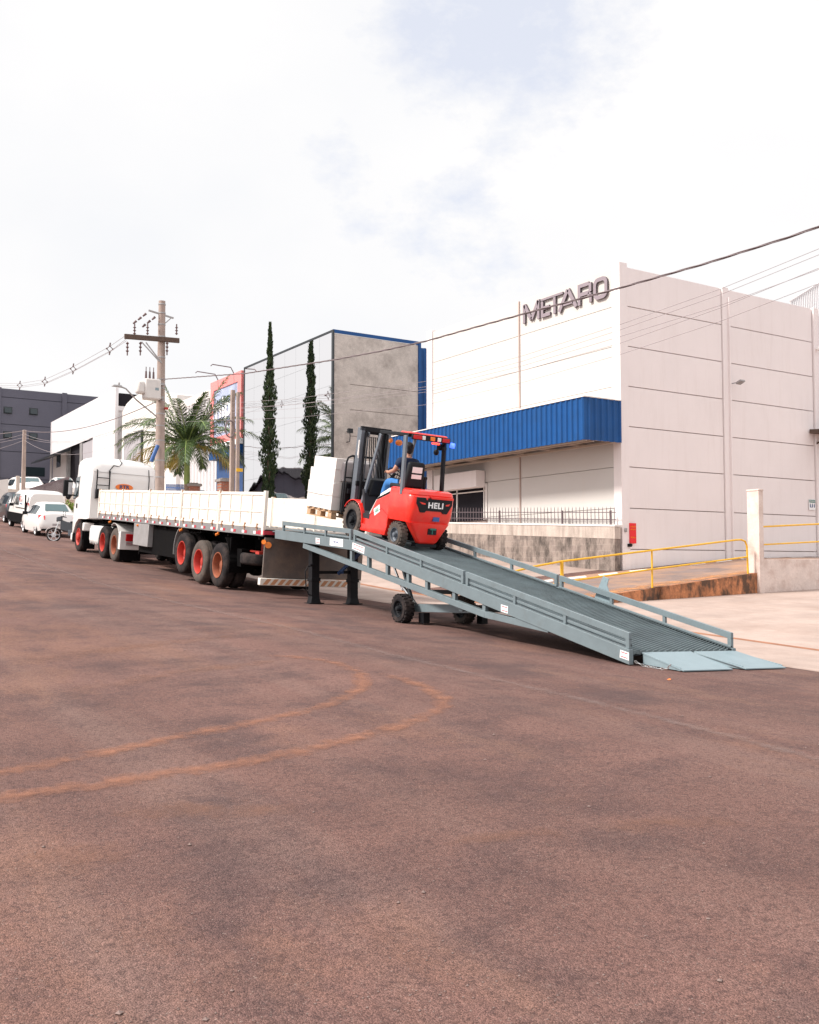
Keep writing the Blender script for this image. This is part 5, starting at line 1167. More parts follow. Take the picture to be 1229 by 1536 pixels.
# dash, wheel, levers
FB('dashboard', MB().hexa([(-.42, 1.28, .85), (.42, 1.28, .85), (.42, 1.45, .85), (-.42, 1.45, .85), (-.40, 1.20, 1.16), (.40, 1.20, 1.16), (.40, 1.45, 1.20), (-.40, 1.45, 1.20)]), M['fl_dark'], bevel=.02)
FB('front_cowl', MB().box(-.40, .40, 1.36, 1.48, .5, .95), M['fl_dark'])
b = MB(); cen = Vector((-.02, .98, 1.33)); nrm = Vector((0, -.62, .78)).normalized(); ax1 = Vector((1, 0, 0)); ax2 = nrm.cross(ax1)
b.tube([cen + ax1 * .16 * math.cos(2 * math.pi * k / 20) + ax2 * .16 * math.sin(2 * math.pi * k / 20) for k in range(21)], .014, 6, caps=False)
for a in (0, 120, 240): b.tube([cen, cen + ax1 * .16 * math.cos(R(a + 90)) + ax2 * .16 * math.sin(R(a + 90))], .011, 5)
b.tube([cen, (-.02, 1.26, 1.08)], .035, 8); FB('steering_wheel', b, M['fl_dark'])
b = MB()
for x in (.16, .23, .30): b.tube([(x, 1.22, 1.15), (x, 1.12, 1.32)], .008, 5).ball((x, 1.12, 1.33), .018, 8)
FB('levers', b, M['fl_dark'])
# overhead guard
for s in (-1, 1):
    FB('guard_pillar', MB().bar((s * .52 - .03, -.06, .98), (s * .51 - .03, .03, 2.06), .06, .09, up=(0, 1, 0)), M['fl_grey'] if s < 0 else M['fl_dark'], bevel=.01)
    FB('guard_pillar', MB().bar((s * .49, 1.50, .50), (s * .46, 1.02, 2.06), .045, .075, up=(0, 1, 0)), M['fl_grey'], bevel=.01)
b = MB().bar((-.46, 0, 2.08), (-.45, 1.05, 2.10), .07, .06).bar((.46, 0, 2.08), (.45, 1.05, 2.10), .07, .06).bar((-.46, 1.04, 2.10), (.46, 1.04, 2.10), .07, .06).bar((-.46, .02, 2.08), (.46, .02, 2.08), .07, .06)
for k in range(6): x = -.33 + k * .132; b.bar((x, .05, 2.09), (x, 1.02, 2.11), .02, .04)
FB('guard_roof', b, M['fl_dark'], bevel=.008)
FB('guard_cap', MB().hexa([(-.50, -.06, 2.105), (.50, -.06, 2.105), (.50, .30, 2.12), (-.50, .30, 2.12), (-.48, -.03, 2.135), (.48, -.03, 2.135), (.46, .28, 2.145), (-.46, .28, 2.145)]), M['fl_red'], bevel=.01)
lb = FB('light_bar', MB().box(-.46, .54, -.10, -.045, 2.0, 2.10), M['fl_dark'], bevel=.01)
for x0, x1, m_ in ((-.44, -.22, 'red_lamp'), (-.21, -.13, 'white_lens'), (-.0, .12, 'amber'), (.19, .28, 'white_lens'), (.32, .51, 'red_lamp')):
    MB().box(x0, x1, -.112, -.098, 2.015, 2.085).build('lamp_lens', M[m_], lb, bevel=.005)
MB().box(.06, .24, -.13, -.08, 1.955, 1.99).build('warning_lamp', M['red_led'], lb, bevel=.008)
FB('blue_spot_lamp', MB().cyl((.55, -.10, 1.98), (.60, -.17, 1.97), .05, seg=14), M['blue_led']); FB('mirror', MB().box(.30, .44, .02, .05, 1.86, 1.98), M['fl_dark'], bevel=.02)
FB('reversing_buzzer', MB().cyl((.42, -.03, 1.9), (.42, -.1, 1.9), .04).ball((.47, .25, 1.82), .06, 10), M['fl_dark']); FB('rear_mirror', MB().ball((.0, .98, 1.93), .10, 12, sc=(1, .3, .6)).ball((-.28, .9, 1.95), .05, 8), M['amber'])
# wheels and front fenders
for s in (-1, 1):
    wheel(fk, (s * .62, -.04, .235), .235, .19, .12, M['fl_grey'], M['rubber'] if s > 0 else M['rubber_dusty'], out=s, dish=.06, hub=.045, bolts=0, lugs=20)
    wheel(fk, (s * .60, 1.62, .345), .345, .22, .195, M['fl_dark'], M['rubber_dusty'], out=s, dish=.05, hub=.07, bolts=8, lugs=24)
    b = MB(); A = frange(35, 185, 12)
    for a0, a1 in zip(A[:-1], A[1:]):
        def pt(a, r_): return (1.60 + r_ * math.cos(R(a)), .345 + r_ * math.sin(R(a)))
        x0, x1 = (-.61, -.34) if s < 0 else (.34, .61); r0, r1 = .385, .40
        b.hexa([(x0, *pt(a0, r0)), (x1, *pt(a0, r0)), (x1, *pt(a1, r0)), (x0, *pt(a1, r0)), (x0, *pt(a0, r1)), (x1, *pt(a0, r1)), (x1, *pt(a1, r1)), (x0, *pt(a1, r1))])
    FB('front_fender', b, M['fl_red'], smooth=50, bevel=.004)
FB('front_axle', MB().box(-.4, .4, 1.48, 1.76, .2, .5), M['fl_dark'])
# mast (slightly tilted back with the truck), carriage, backrest, forks
for s in (-1, 1):
    b = MB().box(s * .36 - .05, s * .36 + .05, 1.86, 2.02, .10, 2.16); FB('mast_rail', b, M['fl_grey'], bevel=.008)
    FB('inner_rail', MB().box(s * .255 - .035, s * .255 + .035, 1.90, 2.04, .14, 2.12), M['fl_dark'], bevel=.006)
    FB('lift_cylinder', MB().cyl((s * .30, 1.84, .2), (s * .30, 1.84, 1.25), .035).cyl((s * .30, 1.84, 1.25), (s * .30, 1.84, 2.08), .022), M['fl_dark'])
    FB('lift_chain', MB().box(s * .16 - .015, s * .16 + .015, 1.94, 1.955, .6, 2.06).cyl((s * .16 - .02, 1.95, 2.04), (s * .16 + .02, 1.95, 2.04), .05), M['fl_grey'])
FB('mast_crossbeam', MB().box(-.41, .41, 1.86, 1.92, 2.10, 2.19).box(-.41, .41, 1.85, 1.90, 1.0, 1.1).box(-.41, .41, 1.86, 1.92, .2, .34).box(-.29, .29, 1.98, 2.04, 2.05, 2.11), M['fl_dark'], bevel=.006)
FB('hose_loop', MB().tube([(-.43, 1.85, 1.55), (-.46, 1.82, 1.75), (-.45, 1.85, 1.9), (-.43, 1.88, 1.75), (-.45, 1.85, 1.6)], .012, 6), M['coping'])
for k in range(5): FB('hydraulic_hose', MB().tube([(-.18 + k * .07, 1.5, 1.0), (-.17 + k * .07, 1.72, 1.35 + .05 * k), (-.12 + k * .05, 1.90, 1.7 + .04 * k), (-.12 + k * .05, 1.93, 2.0)], .013, 6), M['fl_dark'])
zf = .42
FB('carriage', MB().box(-.46, .46, 2.06, 2.12, zf + .05, zf + .16).box(-.46, .46, 2.06, 2.12, zf + .40, zf + .50).box(-.30, -.22, 2.0, 2.1, zf, zf + .55).box(.22, .30, 2.0, 2.1, zf, zf + .55), M['fl_dark'], bevel=.006)
b = MB(); b.tube([(-.56, 2.10, zf), (-.56, 2.10, zf + 1.02), (-.53, 2.09, zf + 1.12), (-.44, 2.08, zf + 1.16), (.44, 2.08, zf + 1.16), (.53, 2.09, zf + 1.12), (.56, 2.10, zf + 1.02), (.56, 2.10, zf)], .022, 8)
for x in (-.36, -.12, .12, .36): b.bar((x, 2.10, zf + .0), (x, 2.10, zf + 1.14), .02, .03, up=(0, 1, 0))
b.bar((-.56, 2.10, zf + .72), (.56, 2.10, zf + .72), .02, .03); FB('load_backrest', b, M['fl_dark'])
FB('side_shift', MB().box(-.5, .5, 2.12, 2.30, zf + .02, zf + .62), M['black'], bevel=.02)
for s in (-1, 1): FB('fork', MB().box(s * .25 - .05, s * .25 + .05, 2.30, 3.36, zf - .045, zf - .01).box(s * .25 - .05, s * .25 + .05, 2.30, 2.34, zf - .045, zf + .5), M['fl_dark'], bevel=.004)

# pallet, wrapped cartons on the forks (things of their own, same frame as the forks)
fk.scale = (.86, .92, .985)
FM = Matrix.Translation(fk.location) @ fk.rotation_euler.to_matrix().to_4x4()
def on_forks(name, label, cat, off):
    t_ = thing(name, label, cat, FM @ (Vector(off) - Vector((0, .19, .01))), fk.rotation_euler); return t_
pal = on_forks('wooden_pallet', 'pale wooden pallet raised on the forklift forks', 'pallet', (0, 2.85, zf - .02))
for x in (-.5, 0, .5):
    for y in (-.42, 0, .42): MB().box(x - .06, x + .06, y - .07, y + .07, -.105, -.005).build('block', M['wood'], pal, bevel=.004)
for x in (-.5, 0, .5): MB().box(x - .06, x + .06, -.50, .50, -.125, -.105).build('bottom_board', M['wood'], pal)
for y in (-.43, -.22, 0, .22, .43): MB().box(-.58, .58, y - .05, y + .05, .02, .042).build('top_board', M['wood'], pal)
MB().box(-.56, -.44, -.5, .5, -.0, .02).box(.44, .56, -.5, .5, -.0, .02).box(-.06, .06, -.5, .5, -.0, .02).build('stringer', M['wood'], pal)
ld = on_forks('carton_stack', 'white film-wrapped block of cartons standing on the raised pallet', 'carton stack', (0, 2.87, zf + .03))
b = MB(); rr = random.Random(5)
lay = [(-.58, .58, -.50, .50), (-.585, .58, -.505, .50), (-.57, .575, -.49, .49), (-.56, .57, -.50, .38)]
z = 0.0
for i, (x0, x1, y0, y1) in enumerate(lay):
    h = .27 if i < 3 else .23
    for u in (0, 1):
        ym = (y0 + y1) / 2 + (.08 if i % 2 else -.05); yy0, yy1 = (y0, ym) if u == 0 else (ym, y1)
        j = rr.uniform(-.006, .006); b.box(x0 + j, x1 + j, yy0 + .001, yy1 - .001, z + .001, z + h - .001)
    z += h
cs = b.build('cartons', M['wrap'], ld, bevel=.006)
MB().tube([(-.592, -.5, .30), (-.594, .0, .285), (-.592, .5, .30)], .004, 5).tube([(-.592, -.1, .02), (-.594, -.06, .5), (-.592, -.1, .98)], .004, 5).build('strap', M['grey_cover'], ld)
bg_ = on_forks('wrapped_bundle', 'grey film-wrapped bundle held between the cartons and the forklift mast', 'bundle', (0.0, 2.33, zf + .63))
b = MB().loft([rring(0, .42, -.02, .22, .05), rring(.18, .44, -.01, .21, .06), rring(.36, .42, -.02, .2, .06), rring(.42, .33, .03, .16, .05)]); b.build('bundle', M['grey_sack'], bg_, smooth=50)

# ---------------------------------------------------------------- driver
pr = thing('person', 'forklift driver in navy t-shirt and blue jeans seated facing away', 'person', FM @ Vector((-.06, .38, 1.13)), fk.rotation_euler)
def skin(name, verts, edges, m, parent, lv=2):
    me = bpy.data.meshes.new(name); me.from_pydata([v[0] for v in verts], edges, []); me.materials.append(m)
    o = bpy.data.objects.new(name, me); COL.objects.link(o); o.parent = parent
    md = o.modifiers.new('skin', 'SKIN'); 
    if not me.skin_vertices:
        bm = bmesh.new(); bm.from_mesh(me); bm.verts.layers.skin.verify(); bm.to_mesh(me); bm.free()
    for i, v in enumerate(verts):
        r_ = v[1]; sv = me.skin_vertices[0].data[i]; sv.radius = r_ if isinstance(r_, tuple) else (r_, r_)
    me.skin_vertices[0].data[0].use_root = True
    md.use_smooth_shade = True; q = o.modifiers.new('s', 'SUBSURF'); q.levels = q.render_levels = lv
    return o
V = [((0, .03, .02), (.12, .08)), ((0, .04, .18), (.11, .07)), ((0, .06, .34), (.11, .065)), ((0, .07, .44), (.09, .055)), ((0, .085, .53), .052), ((0, .10, .585), .055), ((0, .115, .66), (.078, .095)), ((0, .11, .74), (.06, .07)),
     ((-.17, .07, .44), .062), ((-.25, .12, .24), .045), ((-.20, .38, .19), .036), ((-.17, .44, .205), (.022, .036)),
     ((.17, .07, .44), .062), ((.25, .10, .24), .045), ((.22, .34, .17), .036), ((.20, .42, .19), (.022, .036)),
     ((-.10, .08, -.02), .095), ((-.15, .42, .03), .075), ((-.15, .53, -.20), .052), ((-.15, .60, -.42), .038), ((-.16, .72, -.47), (.035, .03)),
     ((.10, .08, -.02), .095), ((.15, .42, .03), .075), ((.15, .56, -.20), .052), ((.15, .64, -.42), .038), ((.16, .76, -.47), (.035, .03))]
Eg = [(0, 1), (1, 2), (2, 3), (3, 4), (4, 5), (5, 6), (6, 7), (3, 8), (8, 9), (9, 10), (10, 11), (3, 12), (12, 13), (13, 14), (14, 15), (0, 16), (16, 17), (17, 18), (18, 19), (19, 20), (0, 21), (21, 22), (22, 23), (23, 24), (24, 25)]
i = len(V); V += [((0, .20, .655), .018), ((-.085, .11, .66), (.012, .026)), ((.085, .11, .66), (.012, .026))]; Eg += [(6, i), (6, i + 1), (6, i + 2)]
# five fingers on each hand, curled round the steering wheel rim / lever
for base, sx in ((11, -1), (15, 1)):
    bx, by, bz_ = V[base][0]
    for k, (dx, ln) in enumerate(((-.027, .036), (-.009, .043), (.009, .041), (.027, .032))):
        i = len(V); V += [((bx + dx, by + .035, bz_ + .01), .0095), ((bx + dx, by + .035 + ln * .8, bz_ - .002), .009), ((bx + dx, by + .03 + ln, bz_ - .03), .008)]; Eg += [(base, i), (i, i + 1), (i + 1, i + 2)]
    i = len(V); V += [((bx - sx * .04, by + .0, bz_ - .01), .011), ((bx - sx * .055, by + .03, bz_ - .02), .009)]; Eg += [(base, i), (i, i + 1)]
skin('body', V, Eg, M['skin'], pr)
MB().ball((0, .095, .70), .113, 16, sc=(.80, .95, .92)).ball((0, .06, .655), .085, 12, sc=(.88, .75, 1.0)).build('hair', M['hair'], pr)
skin('t_shirt', [((0, 0, .02), (.17, .13)), ((0, .02, .18), (.17, .12)), ((0, .05, .34), (.19, .12)), ((0, .07, .44), (.155, .10)), ((0, .08, .50), .075), ((-.175, .07, .425), .082), ((-.235, .105, .30), .07), ((.175, .07, .425), .082), ((.235, .095, .30), .07)],
     [(0, 1), (1, 2), (2, 3), (3, 4), (3, 5), (5, 6), (3, 7), (7, 8)], M['navy'], pr)
skin('jeans', [((0, .0, .0), (.165, .125)), ((-.10, .10, -.02), .108), ((-.15, .42, .03), .088), ((-.15, .53, -.20), .066), ((-.15, .595, -.40), .056), ((.10, .10, -.02), .108), ((.15, .42, .03), .088), ((.15, .56, -.20), .066), ((.15, .635, -.40), .056)],
     [(0, 1), (1, 2), (2, 3), (3, 4), (0, 5), (5, 6), (6, 7), (7, 8)], M['denim'], pr)
for s, y in ((-1, .62), (1, .66)):
    MB().loft([[(s * .155 + a * .055, y - .07 + 0, -.50 + c) for a, c in ((-1, 0), (1, 0), (1, .11), (-1, .11))], [(s * .155 + a * .055, y + .06, -.50 + c) for a, c in ((-1, 0), (1, 0), (.8, .10), (-.8, .10))],
                 [(s * .155 + a * .055, y + .19, -.50 + c) for a, c in ((-.8, 0), (.8, 0), (.6, .055), (-.6, .055))]]).build('boot', M['boot'], pr, bevel=.02)
# ================================================================ PARKED CARS, VAN, MOTORCYCLE
def car(name, label, loc, yaw, paint, st, W_=1.72, wheels=(.78, 3.3), wr=.30, win=((1.0, 2.0), (2.05, 2.85)), cat='car', rear_glass=(0, 1), front_glass=None, lamps=(.62, .86), dark_low=None, group=None, rim='tyre_rim', lampw=.22):
    """st: stations (y, z_sill, z_belt, z_roof, half width at sill, belt, roof) from tail to nose"""
    z0 = ground(loc[0], loc[1]) if len(loc) == 2 else loc[2]
    sl = (ground(loc[0], loc[1] + 2) - ground(loc[0], loc[1] - 2)) / 4 if len(loc) == 2 else 0
    t_ = thing(name, label, cat, (loc[0], loc[1], z0), Euler((math.atan(sl) * math.cos(yaw), 0, yaw)), group)
    def ring(s):
        y, zs, zb_, zr, ws, wb, wr_ = s
        h = [(ws, zs), (wb, zs + (zb_ - zs) * .35), (wb, zs + (zb_ - zs) * .75), (wb - .03, zb_), (wr_ + .02, zb_ + (zr - zb_) * .8), (wr_ - .10, zr - .01), (wr_ * .45, zr + .012)]
        return [(a, y, z) for a, z in h] + [(-a, y, z) for a, z in h[::-1]]
    b = MB().loft([ring(s) for s in st]); body = b.build('body', paint, t_, smooth=40)
    def inter(y):
        for s0, s1 in zip(st[:-1], st[1:]):
            if s0[0] <= y <= s1[0]:
                k = (y - s0[0]) / max(1e-6, s1[0] - s0[0]); return [a + (c - a) * k for a, c in zip(s0, s1)]
        return st[-1]
    for s_ in (-1, 1):
        for (a0, a1) in win:
            b = MB(); P = []
            for k in range(6):
                y = a0 + (a1 - a0) * k / 5; q = inter(y); zb_, zr = q[2], q[3]; x0, x1 = q[5] - .03, q[6] + .02; H_ = (zr - zb_) * .8
                P.append(((s_ * (x0 + (x1 - x0) * .08 + .008), y, zb_ + H_ * .08), (s_ * (x0 + (x1 - x0) * .94 + .008), y, zb_ + H_ * .94)))
            vs = [p for pr_ in P for p in pr_]; b.add(vs, [(2 * i, 2 * i + 2, 2 * i + 3, 2 * i + 1) for i in range(5)]); b.build('side_window', M['glass'], t_, smooth=0)
        for y in wheels: wheel(t_, (s_ * (W_ / 2 - .01), y, wr), wr, .19, wr * .66, M[rim], M['rubber'], out=s_, dish=.03, hub=.04, bolts=5, holes=8)
        q = inter(wheels[1] - .75); MB().box(min(s_ * (q[5] - .02), s_ * (q[5] + .18)), max(s_ * (q[5] - .02), s_ * (q[5] + .18)), wheels[1] - .8, wheels[1] - .7, q[2] - .02, q[2] + .13).build('mirror', M['black'], t_, bevel=.03)
        r_ = st[0]; q = inter(st[0][0] + .25); 
        b = MB(); wx = q[5]
        b.hexa([(s_ * (wx - lampw), st[0][0] - .015, lamps[0] + .05), (s_ * (wx + .006), st[0][0] + .30, lamps[0] + .08), (s_ * (wx - .1), st[0][0] + .32, lamps[0] + .08), (s_ * (wx - lampw), st[0][0] + .1, lamps[0] + .05),
                (s_ * (wx - lampw), st[0][0] + .01, lamps[1]), (s_ * (wx + .006), st[0][0] + .36, lamps[1] + .03), (s_ * (wx - .1), st[0][0] + .38, lamps[1] + .03), (s_ * (wx - lampw), st[0][0] + .12, lamps[1])])
        b.build('tail_light', M['red_lamp'], t_, bevel=.01)
    for rgl in (rear_glass, front_glass):
        if rgl is None: continue
        s0, s1 = st[rgl[0]], st[rgl[1]]; P = []
        sg_ = -1 if rgl is rear_glass else 1
        dn = Vector((0, s0[3] - s1[3] if sg_ < 0 else s0[3] - s1[3], abs(s1[0] - s0[0]))).normalized() * .014
        def e(s, f): return s[6] * f
        ya, yb2 = s0[0] + (s1[0] - s0[0]) * .12, s0[0] + (s1[0] - s0[0]) * .90
        qa, qb = inter(ya), inter(yb2)
        vs = [(-(qa[6] - .12), ya, qa[3] + .012), ((qa[6] - .12), ya, qa[3] + .012), ((qb[6] - .14), yb2, qb[3] + .014), (-(qb[6] - .14), yb2, qb[3] + .014)]
        vs = [tuple(Vector(v) + dn) for v in vs]; MB().add(vs, [(0, 1, 2, 3)]).build('windscreen', M['car_glass'], t_, smooth=0)
    return t_, body
SED = [(0, .42, .62, .70, .66, .72, .66), (.10, .30, .80, 1.00, .74, .82, .66), (.52, .24, .90, 1.06, .80, .855, .64), (1.02, .22, .92, 1.44, .82, .86, .56), (1.6, .20, .92, 1.49, .82, .86, .58), (2.3, .20, .91, 1.47, .82, .86, .58), (2.75, .20, .90, 1.38, .82, .86, .57),
       (3.25, .22, .88, .98, .82, .855, .66), (3.85, .25, .80, .86, .78, .80, .64), (4.15, .32, .62, .68, .66, .68, .56)]
p = (10.25, 44.3)
cr_, _ = car('sedan', 'white compact sedan parked nose-away between the van and the truck', p, 0, M['white_paint'], SED, rear_glass=(2, 3), front_glass=None, lamps=(.70, .93))
MB().box(-.30, .30, -.012, .02, .50, .60).build('number_plate', M['grey_sack'], cr_); MB().box(-.74, .74, .0, .1, .30, .36).build('bumper_trim', M['blackm'], cr_, bevel=.01)
VAN = [(0, .40, 1.0, 1.80, .84, .90, .76), (.12, .36, 1.12, 1.90, .88, .95, .80), (1.2, .34, 1.15, 1.96, .90, .96, .82), (3.0, .34, 1.14, 1.96, .90, .96, .82), (3.7, .34, 1.12, 1.86, .90, .96, .78), (4.3, .34, 1.08, 1.30, .90, .95, .74), (4.85, .38, .90, 1.0, .86, .88, .70), (5.1, .45, .7, .76, .7, .72, .6)]
vn, _ = car('van', 'white delivery van with black lower side and red and blue lettering', (11.0, 50.2), 0, M['white_paint'], VAN, W_=1.92, wheels=(.95, 4.05), wr=.33, win=((2.05, 2.95), (3.05, 3.85)), lamps=(.85, 1.35), cat='van', rear_glass=None, lampw=.10)
MB().box(-.985, -.95, .15, 4.6, .32, .80).box(-.985, -.95, .10, .35, .8, 1.75).build('side_cladding', M['blackm'], vn, bevel=.01)
b = MB(); add_txt(b, 'AT', .36, (-.975, 1.42, 1.50), (0, -1, 0), (0, 0, 1), .004, 1.2, bold=.012); b.build('lettering', M['rim_red'], vn, smooth=0)
b = MB(); add_txt(b, 'ELEMENTOS', .10, (-.975, 1.25, 1.28), (0, -1, 0), (0, 0, 1), .004, 1.1); b.build('lettering', M['navy_wall'], vn, smooth=0)
MB().lathe([(.09, 0), (.12, 0), (.12, .01), (.09, .01)], (-.985, 1.95, 1.52), (1, 0, 0), 16).lathe([(.07, 0), (.09, 0), (.09, .01), (.07, .01)], (-.985, 1.75, 1.40), (1, 0, 0), 16).build('emblem', M['ramp_flap'], vn, smooth=0)
MB().box(-.98, -.96, .4, 2.6, 1.06, 1.09).build('side_groove', M['blackm'], vn)
MB().box(-.7, .7, -.10, .05, .36, .50).build('rear_bumper', M['coping'], vn, bevel=.03)
SUV = [(0, .45, .9, 1.05, .80, .86, .74), (.10, .36, 1.02, 1.30, .84, .92, .72), (.45, .30, 1.05, 1.68, .86, .93, .68), (1.6, .28, 1.04, 1.76, .88, .94, .68), (2.7, .28, 1.02, 1.70, .88, .94, .66), (3.4, .30, 1.0, 1.14, .88, .93, .70), (4.2, .34, .92, .98, .84, .86, .68), (4.55, .42, .7, .76, .7, .72, .6)]
car('parked_car', 'dark grey car cut by the left picture edge beyond the van', (11.6, 58.5), 0, M['dark_car'], SUV, W_=1.86, wheels=(.85, 3.6), wr=.36, win=((.6, 1.6), (1.7, 2.6)), rear_glass=(1, 2), lamps=(.8, 1.05))
q = at(318, 735, X=19.6); car('parked_car', 'dark car whose roof shows between the two brick piers', (19.6, q.y, q.z - 1.40), R(20), M['dark_car'], SED, rear_glass=(2, 3), lamps=(.7, .93))
for u, v, yaw_, lab, st_ in ((23, 719, 3.2, 'white pickup-like car at far left on the upper yard above the stone wall', SUV), (45, 718.5, 3.0, 'white car with blue-tinted windscreen behind the slim pole on the upper yard', SED), (86, 719.5, 3.1, 'white estate car nearest the truck mirror on the upper yard', SUV)):
    q = at(u, v, Y=84); car('parked_car', lab, (q.x, 84, q.z - (1.74 if st_ is SUV else 1.5)), R(yaw_ * 57.3), M['white_paint'], st_, rear_glass=None, front_glass=(6, 7) if st_ is SED else (4, 5), win=((1.2, 2.0), (2.05, 2.85)), group='white cars parked on the upper yard')

# motorcycle leaning beside the truck front
mz = ground(10.6, 41.5)
mc = thing('motorcycle', 'small black and white motorcycle parked ahead of the truck cab', 'motorcycle', (at(81, 800, Y=41.3).x + 1.25 * math.sin(R(70)), 41.3 - 1.25 * math.cos(R(70)), 0), Euler((0, 0, R(70))))
mc.location.z = ground(mc.location.x, 41.2)
def mwheel(y):
    b = MB().lathe([(.235, -.035), (.27, -.04), (.292, -.02), (.295, 0), (.292, .02), (.27, .04), (.235, .035)], (0, y, .295), (1, 0, 0), 32); o = b.build('wheel', M['rubber'], mc)
    b = MB().lathe([(.235, -.03), (.215, -.02), (.215, .02), (.235, .03)], (0, y, .295), (1, 0, 0), 32).cyl((-.05, y, .295), (.05, y, .295), .05).lathe([(.10, -.05), (.10, -.04), (.03, -.04)], (0, y, .295), (1, 0, 0), 20)
    for k in range(6): a = R(60 * k); b.bar((0, y, .295), (0, y + .22 * math.cos(a), .295 + .22 * math.sin(a)), .02, .025)
    b.build('rim', M['tyre_rim'], o); return o
mwheel(1.25); mwheel(0)
MB().bar((-.05, 1.25, .30), (-.05, 1.02, .95), .03, .03).bar((.05, 1.25, .30), (.05, 1.02, .95), .03, .03).build('fork', M['chrome'], mc)
fender(1.25, .295, .33, 20, 160, -.06, .06, M['white_paint'], 'front_fender', par=mc)
MB().loft([[(a * .10, y, z + c) for a, c in ((-1, -h), (1, -h), (.8, h), (-.8, h))] for y, z, h in ((1.0, .70, .22), (.75, .62, .20), (.5, .60, .18), (.2, .66, .16), (-.25, .74, .10))]).build('body', M['dark_car'], mc, bevel=.03, smooth=50)
MB().loft([[(a * .12, y, z + c) for a, c in ((-1, -.03), (1, -.03), (.8, .04), (-.8, .04))] for y, z in ((.62, .80), (.3, .80), (-.3, .86))]).build('seat', M['black'], mc, bevel=.02)
MB().box(-.10, .10, .35, .7, .25, .5).cyl((-.12, -.35, .32), (-.12, .5, .28), .045).build('engine', M['fl_grey'], mc, bevel=.02)
MB().tube([(-.36, .82, 1.02), (-.15, .96, 1.03), (0, .98, 1.0), (.15, .96, 1.03), (.36, .82, 1.02)], .016, 6).build('handlebar', M['black'], mc)
MB().loft([[(a * .11, y, z + c) for a, c in ((-1, -.08), (1, -.08), (.7, .10), (-.7, .10))] for y, z in ((.92, .95), (1.08, .92), (1.15, .90))]).build('headlight', M['dark_car'], mc, bevel=.02)
for s in (-1, 1): MB().tube([(s * .3, .86, 1.02), (s * .32, .85, 1.17)], .007, 5).ball((s * .33, .85, 1.20), .05, 8, sc=(1.2, .3, .8)).build('mirror', M['black'], mc)
# lime shrub by the truck
def leafclump(name, c, r, n, s, m, par, rr, flat=1.0, surf=.55):
    b = MB()
    for i in range(n):
        while True:
            v = Vector((rr.uniform(-1, 1), rr.uniform(-1, 1), rr.uniform(-1, 1)))
            if surf < v.length < 1: break
        p = Vector(c) + Vector((v.x * r[0], v.y * r[1], v.z * r[2])); d = Vector((rr.uniform(-1, 1), rr.uniform(-1, 1), rr.uniform(-.4, 1))).normalized(); e = d.cross(Vector((rr.random(), rr.random(), rr.random()))).normalized()
        q = rr.uniform(.6, 1.3) * s; b.add([p - d * q, p + e * q * .4, p + d * q, p - e * q * .4], [(0, 1, 2, 3)])
    return b.build(name, m, par, smooth=0)
q = at(104, 770, Y=47); sh = thing('shrub', 'small lime green shrub between the white sedan and the truck front', 'shrub', (q.x, 47, ground(q.x, 47)))
leafclump('foliage', (0, 0, .9), (.5, .5, .7), 500, .10, M['shrub'], sh, random.Random(2)); MB().tube([(0, 0, -.1), (0, 0, .7)], .03, 6).build('stem', M['bark'], sh)

# ================================================================ POLES AND CABLES
PX, PY = 14.5, 43.8
pz0 = ground(PX, PY); ptop = at(243, 452, X=PX).z
up_ = thing('utility_pole', 'tall concrete utility pole with timber crossarm and transformer behind the trailer', 'utility pole', (PX, PY, pz0))
UB = lambda n, mb, m, **k: W(mb, n, m, up_, **k)
UB('pole', MB().tube([(PX, PY, pz0 - .1), (PX, PY, pz0 + 5), (PX, PY, ptop)], [.235, .205, .15], 20), M['pole'])
b = MB()
for v in (457, 470, 487, 505, 536, 569, 582, 600, 620, 638, 660, 690, 715): z = at(243, v, X=PX).z; r = .235 - (z - pz0) / (ptop - pz0) * .08; b.lathe([(r - .02, -.03), (r + .012, -.03), (r + .012, .03), (r - .02, .03)], (PX, PY, z), (0, 0, 1), 20)
UB('band', b, M['galv'])
zc = at(243, 508, X=PX).z; ca, cb_ = at(187, 504.5, Y=PY - .25), at(269, 511, Y=PY - .25)
UB('crossarm', MB().bar((ca.x, PY - .25, ca.z), (cb_.x, PY - .25, cb_.z), .12, .22), M['crossarm'], bevel=.01)
UB('arm_brace', MB().bar((PX - 1.0, PY - .25, ca.z - .15), (PX - .15, PY - .2, zc - 1.1), .03, .05).bar((PX - .8, PY - .25, ca.z - .15), (PX - .05, PY - .2, zc - 1.15), .03, .05), M['galv'])
def insulator(x, y, z, h=.38, up=1):
    b = MB(); pr_ = [(.02, 0)]
    for k in range(3): pr_ += [(.03, h * (k * .28 + .05)), (.075, h * (k * .28 + .10)), (.03, h * (k * .28 + .2))]
    pr_ += [(.03, h), (0, h)]; b.lathe(pr_, (x, y, z), (0, 0, up), 12); return UB('insulator', b, M['insul'])
for u in (202, 221.5, 265): q = at(u, 503, Y=PY - .25); insulator(q.x, PY - .25, q.z + .02, .50)
for u in (191.5, 211, 251): q = at(u, 512, Y=PY - .3); insulator(q.x, PY - .3, q.z - .02, .62, -1)
za = at(243, 470, X=PX).z
UB('bracket_arm', MB().bar((PX - .62, PY, za + .05), (PX + .55, PY, za - .15), .07, .07).bar((PX + .45, PY, za - .15), (PX + .1, PY, za - .5), .04, .04), M['galv'])
for x0, z0 in ((-.62, 0), (-.2, -.1)):
    for k in range(3): q0 = Vector((PX + x0 - .12 - k * .22, PY + .0, za + z0 - .12 - k * .20)); UB('strain_insulator', MB().cyl(q0, q0 + Vector((-.13, 0, -.13)), .06, .04, 10), M['insul'])
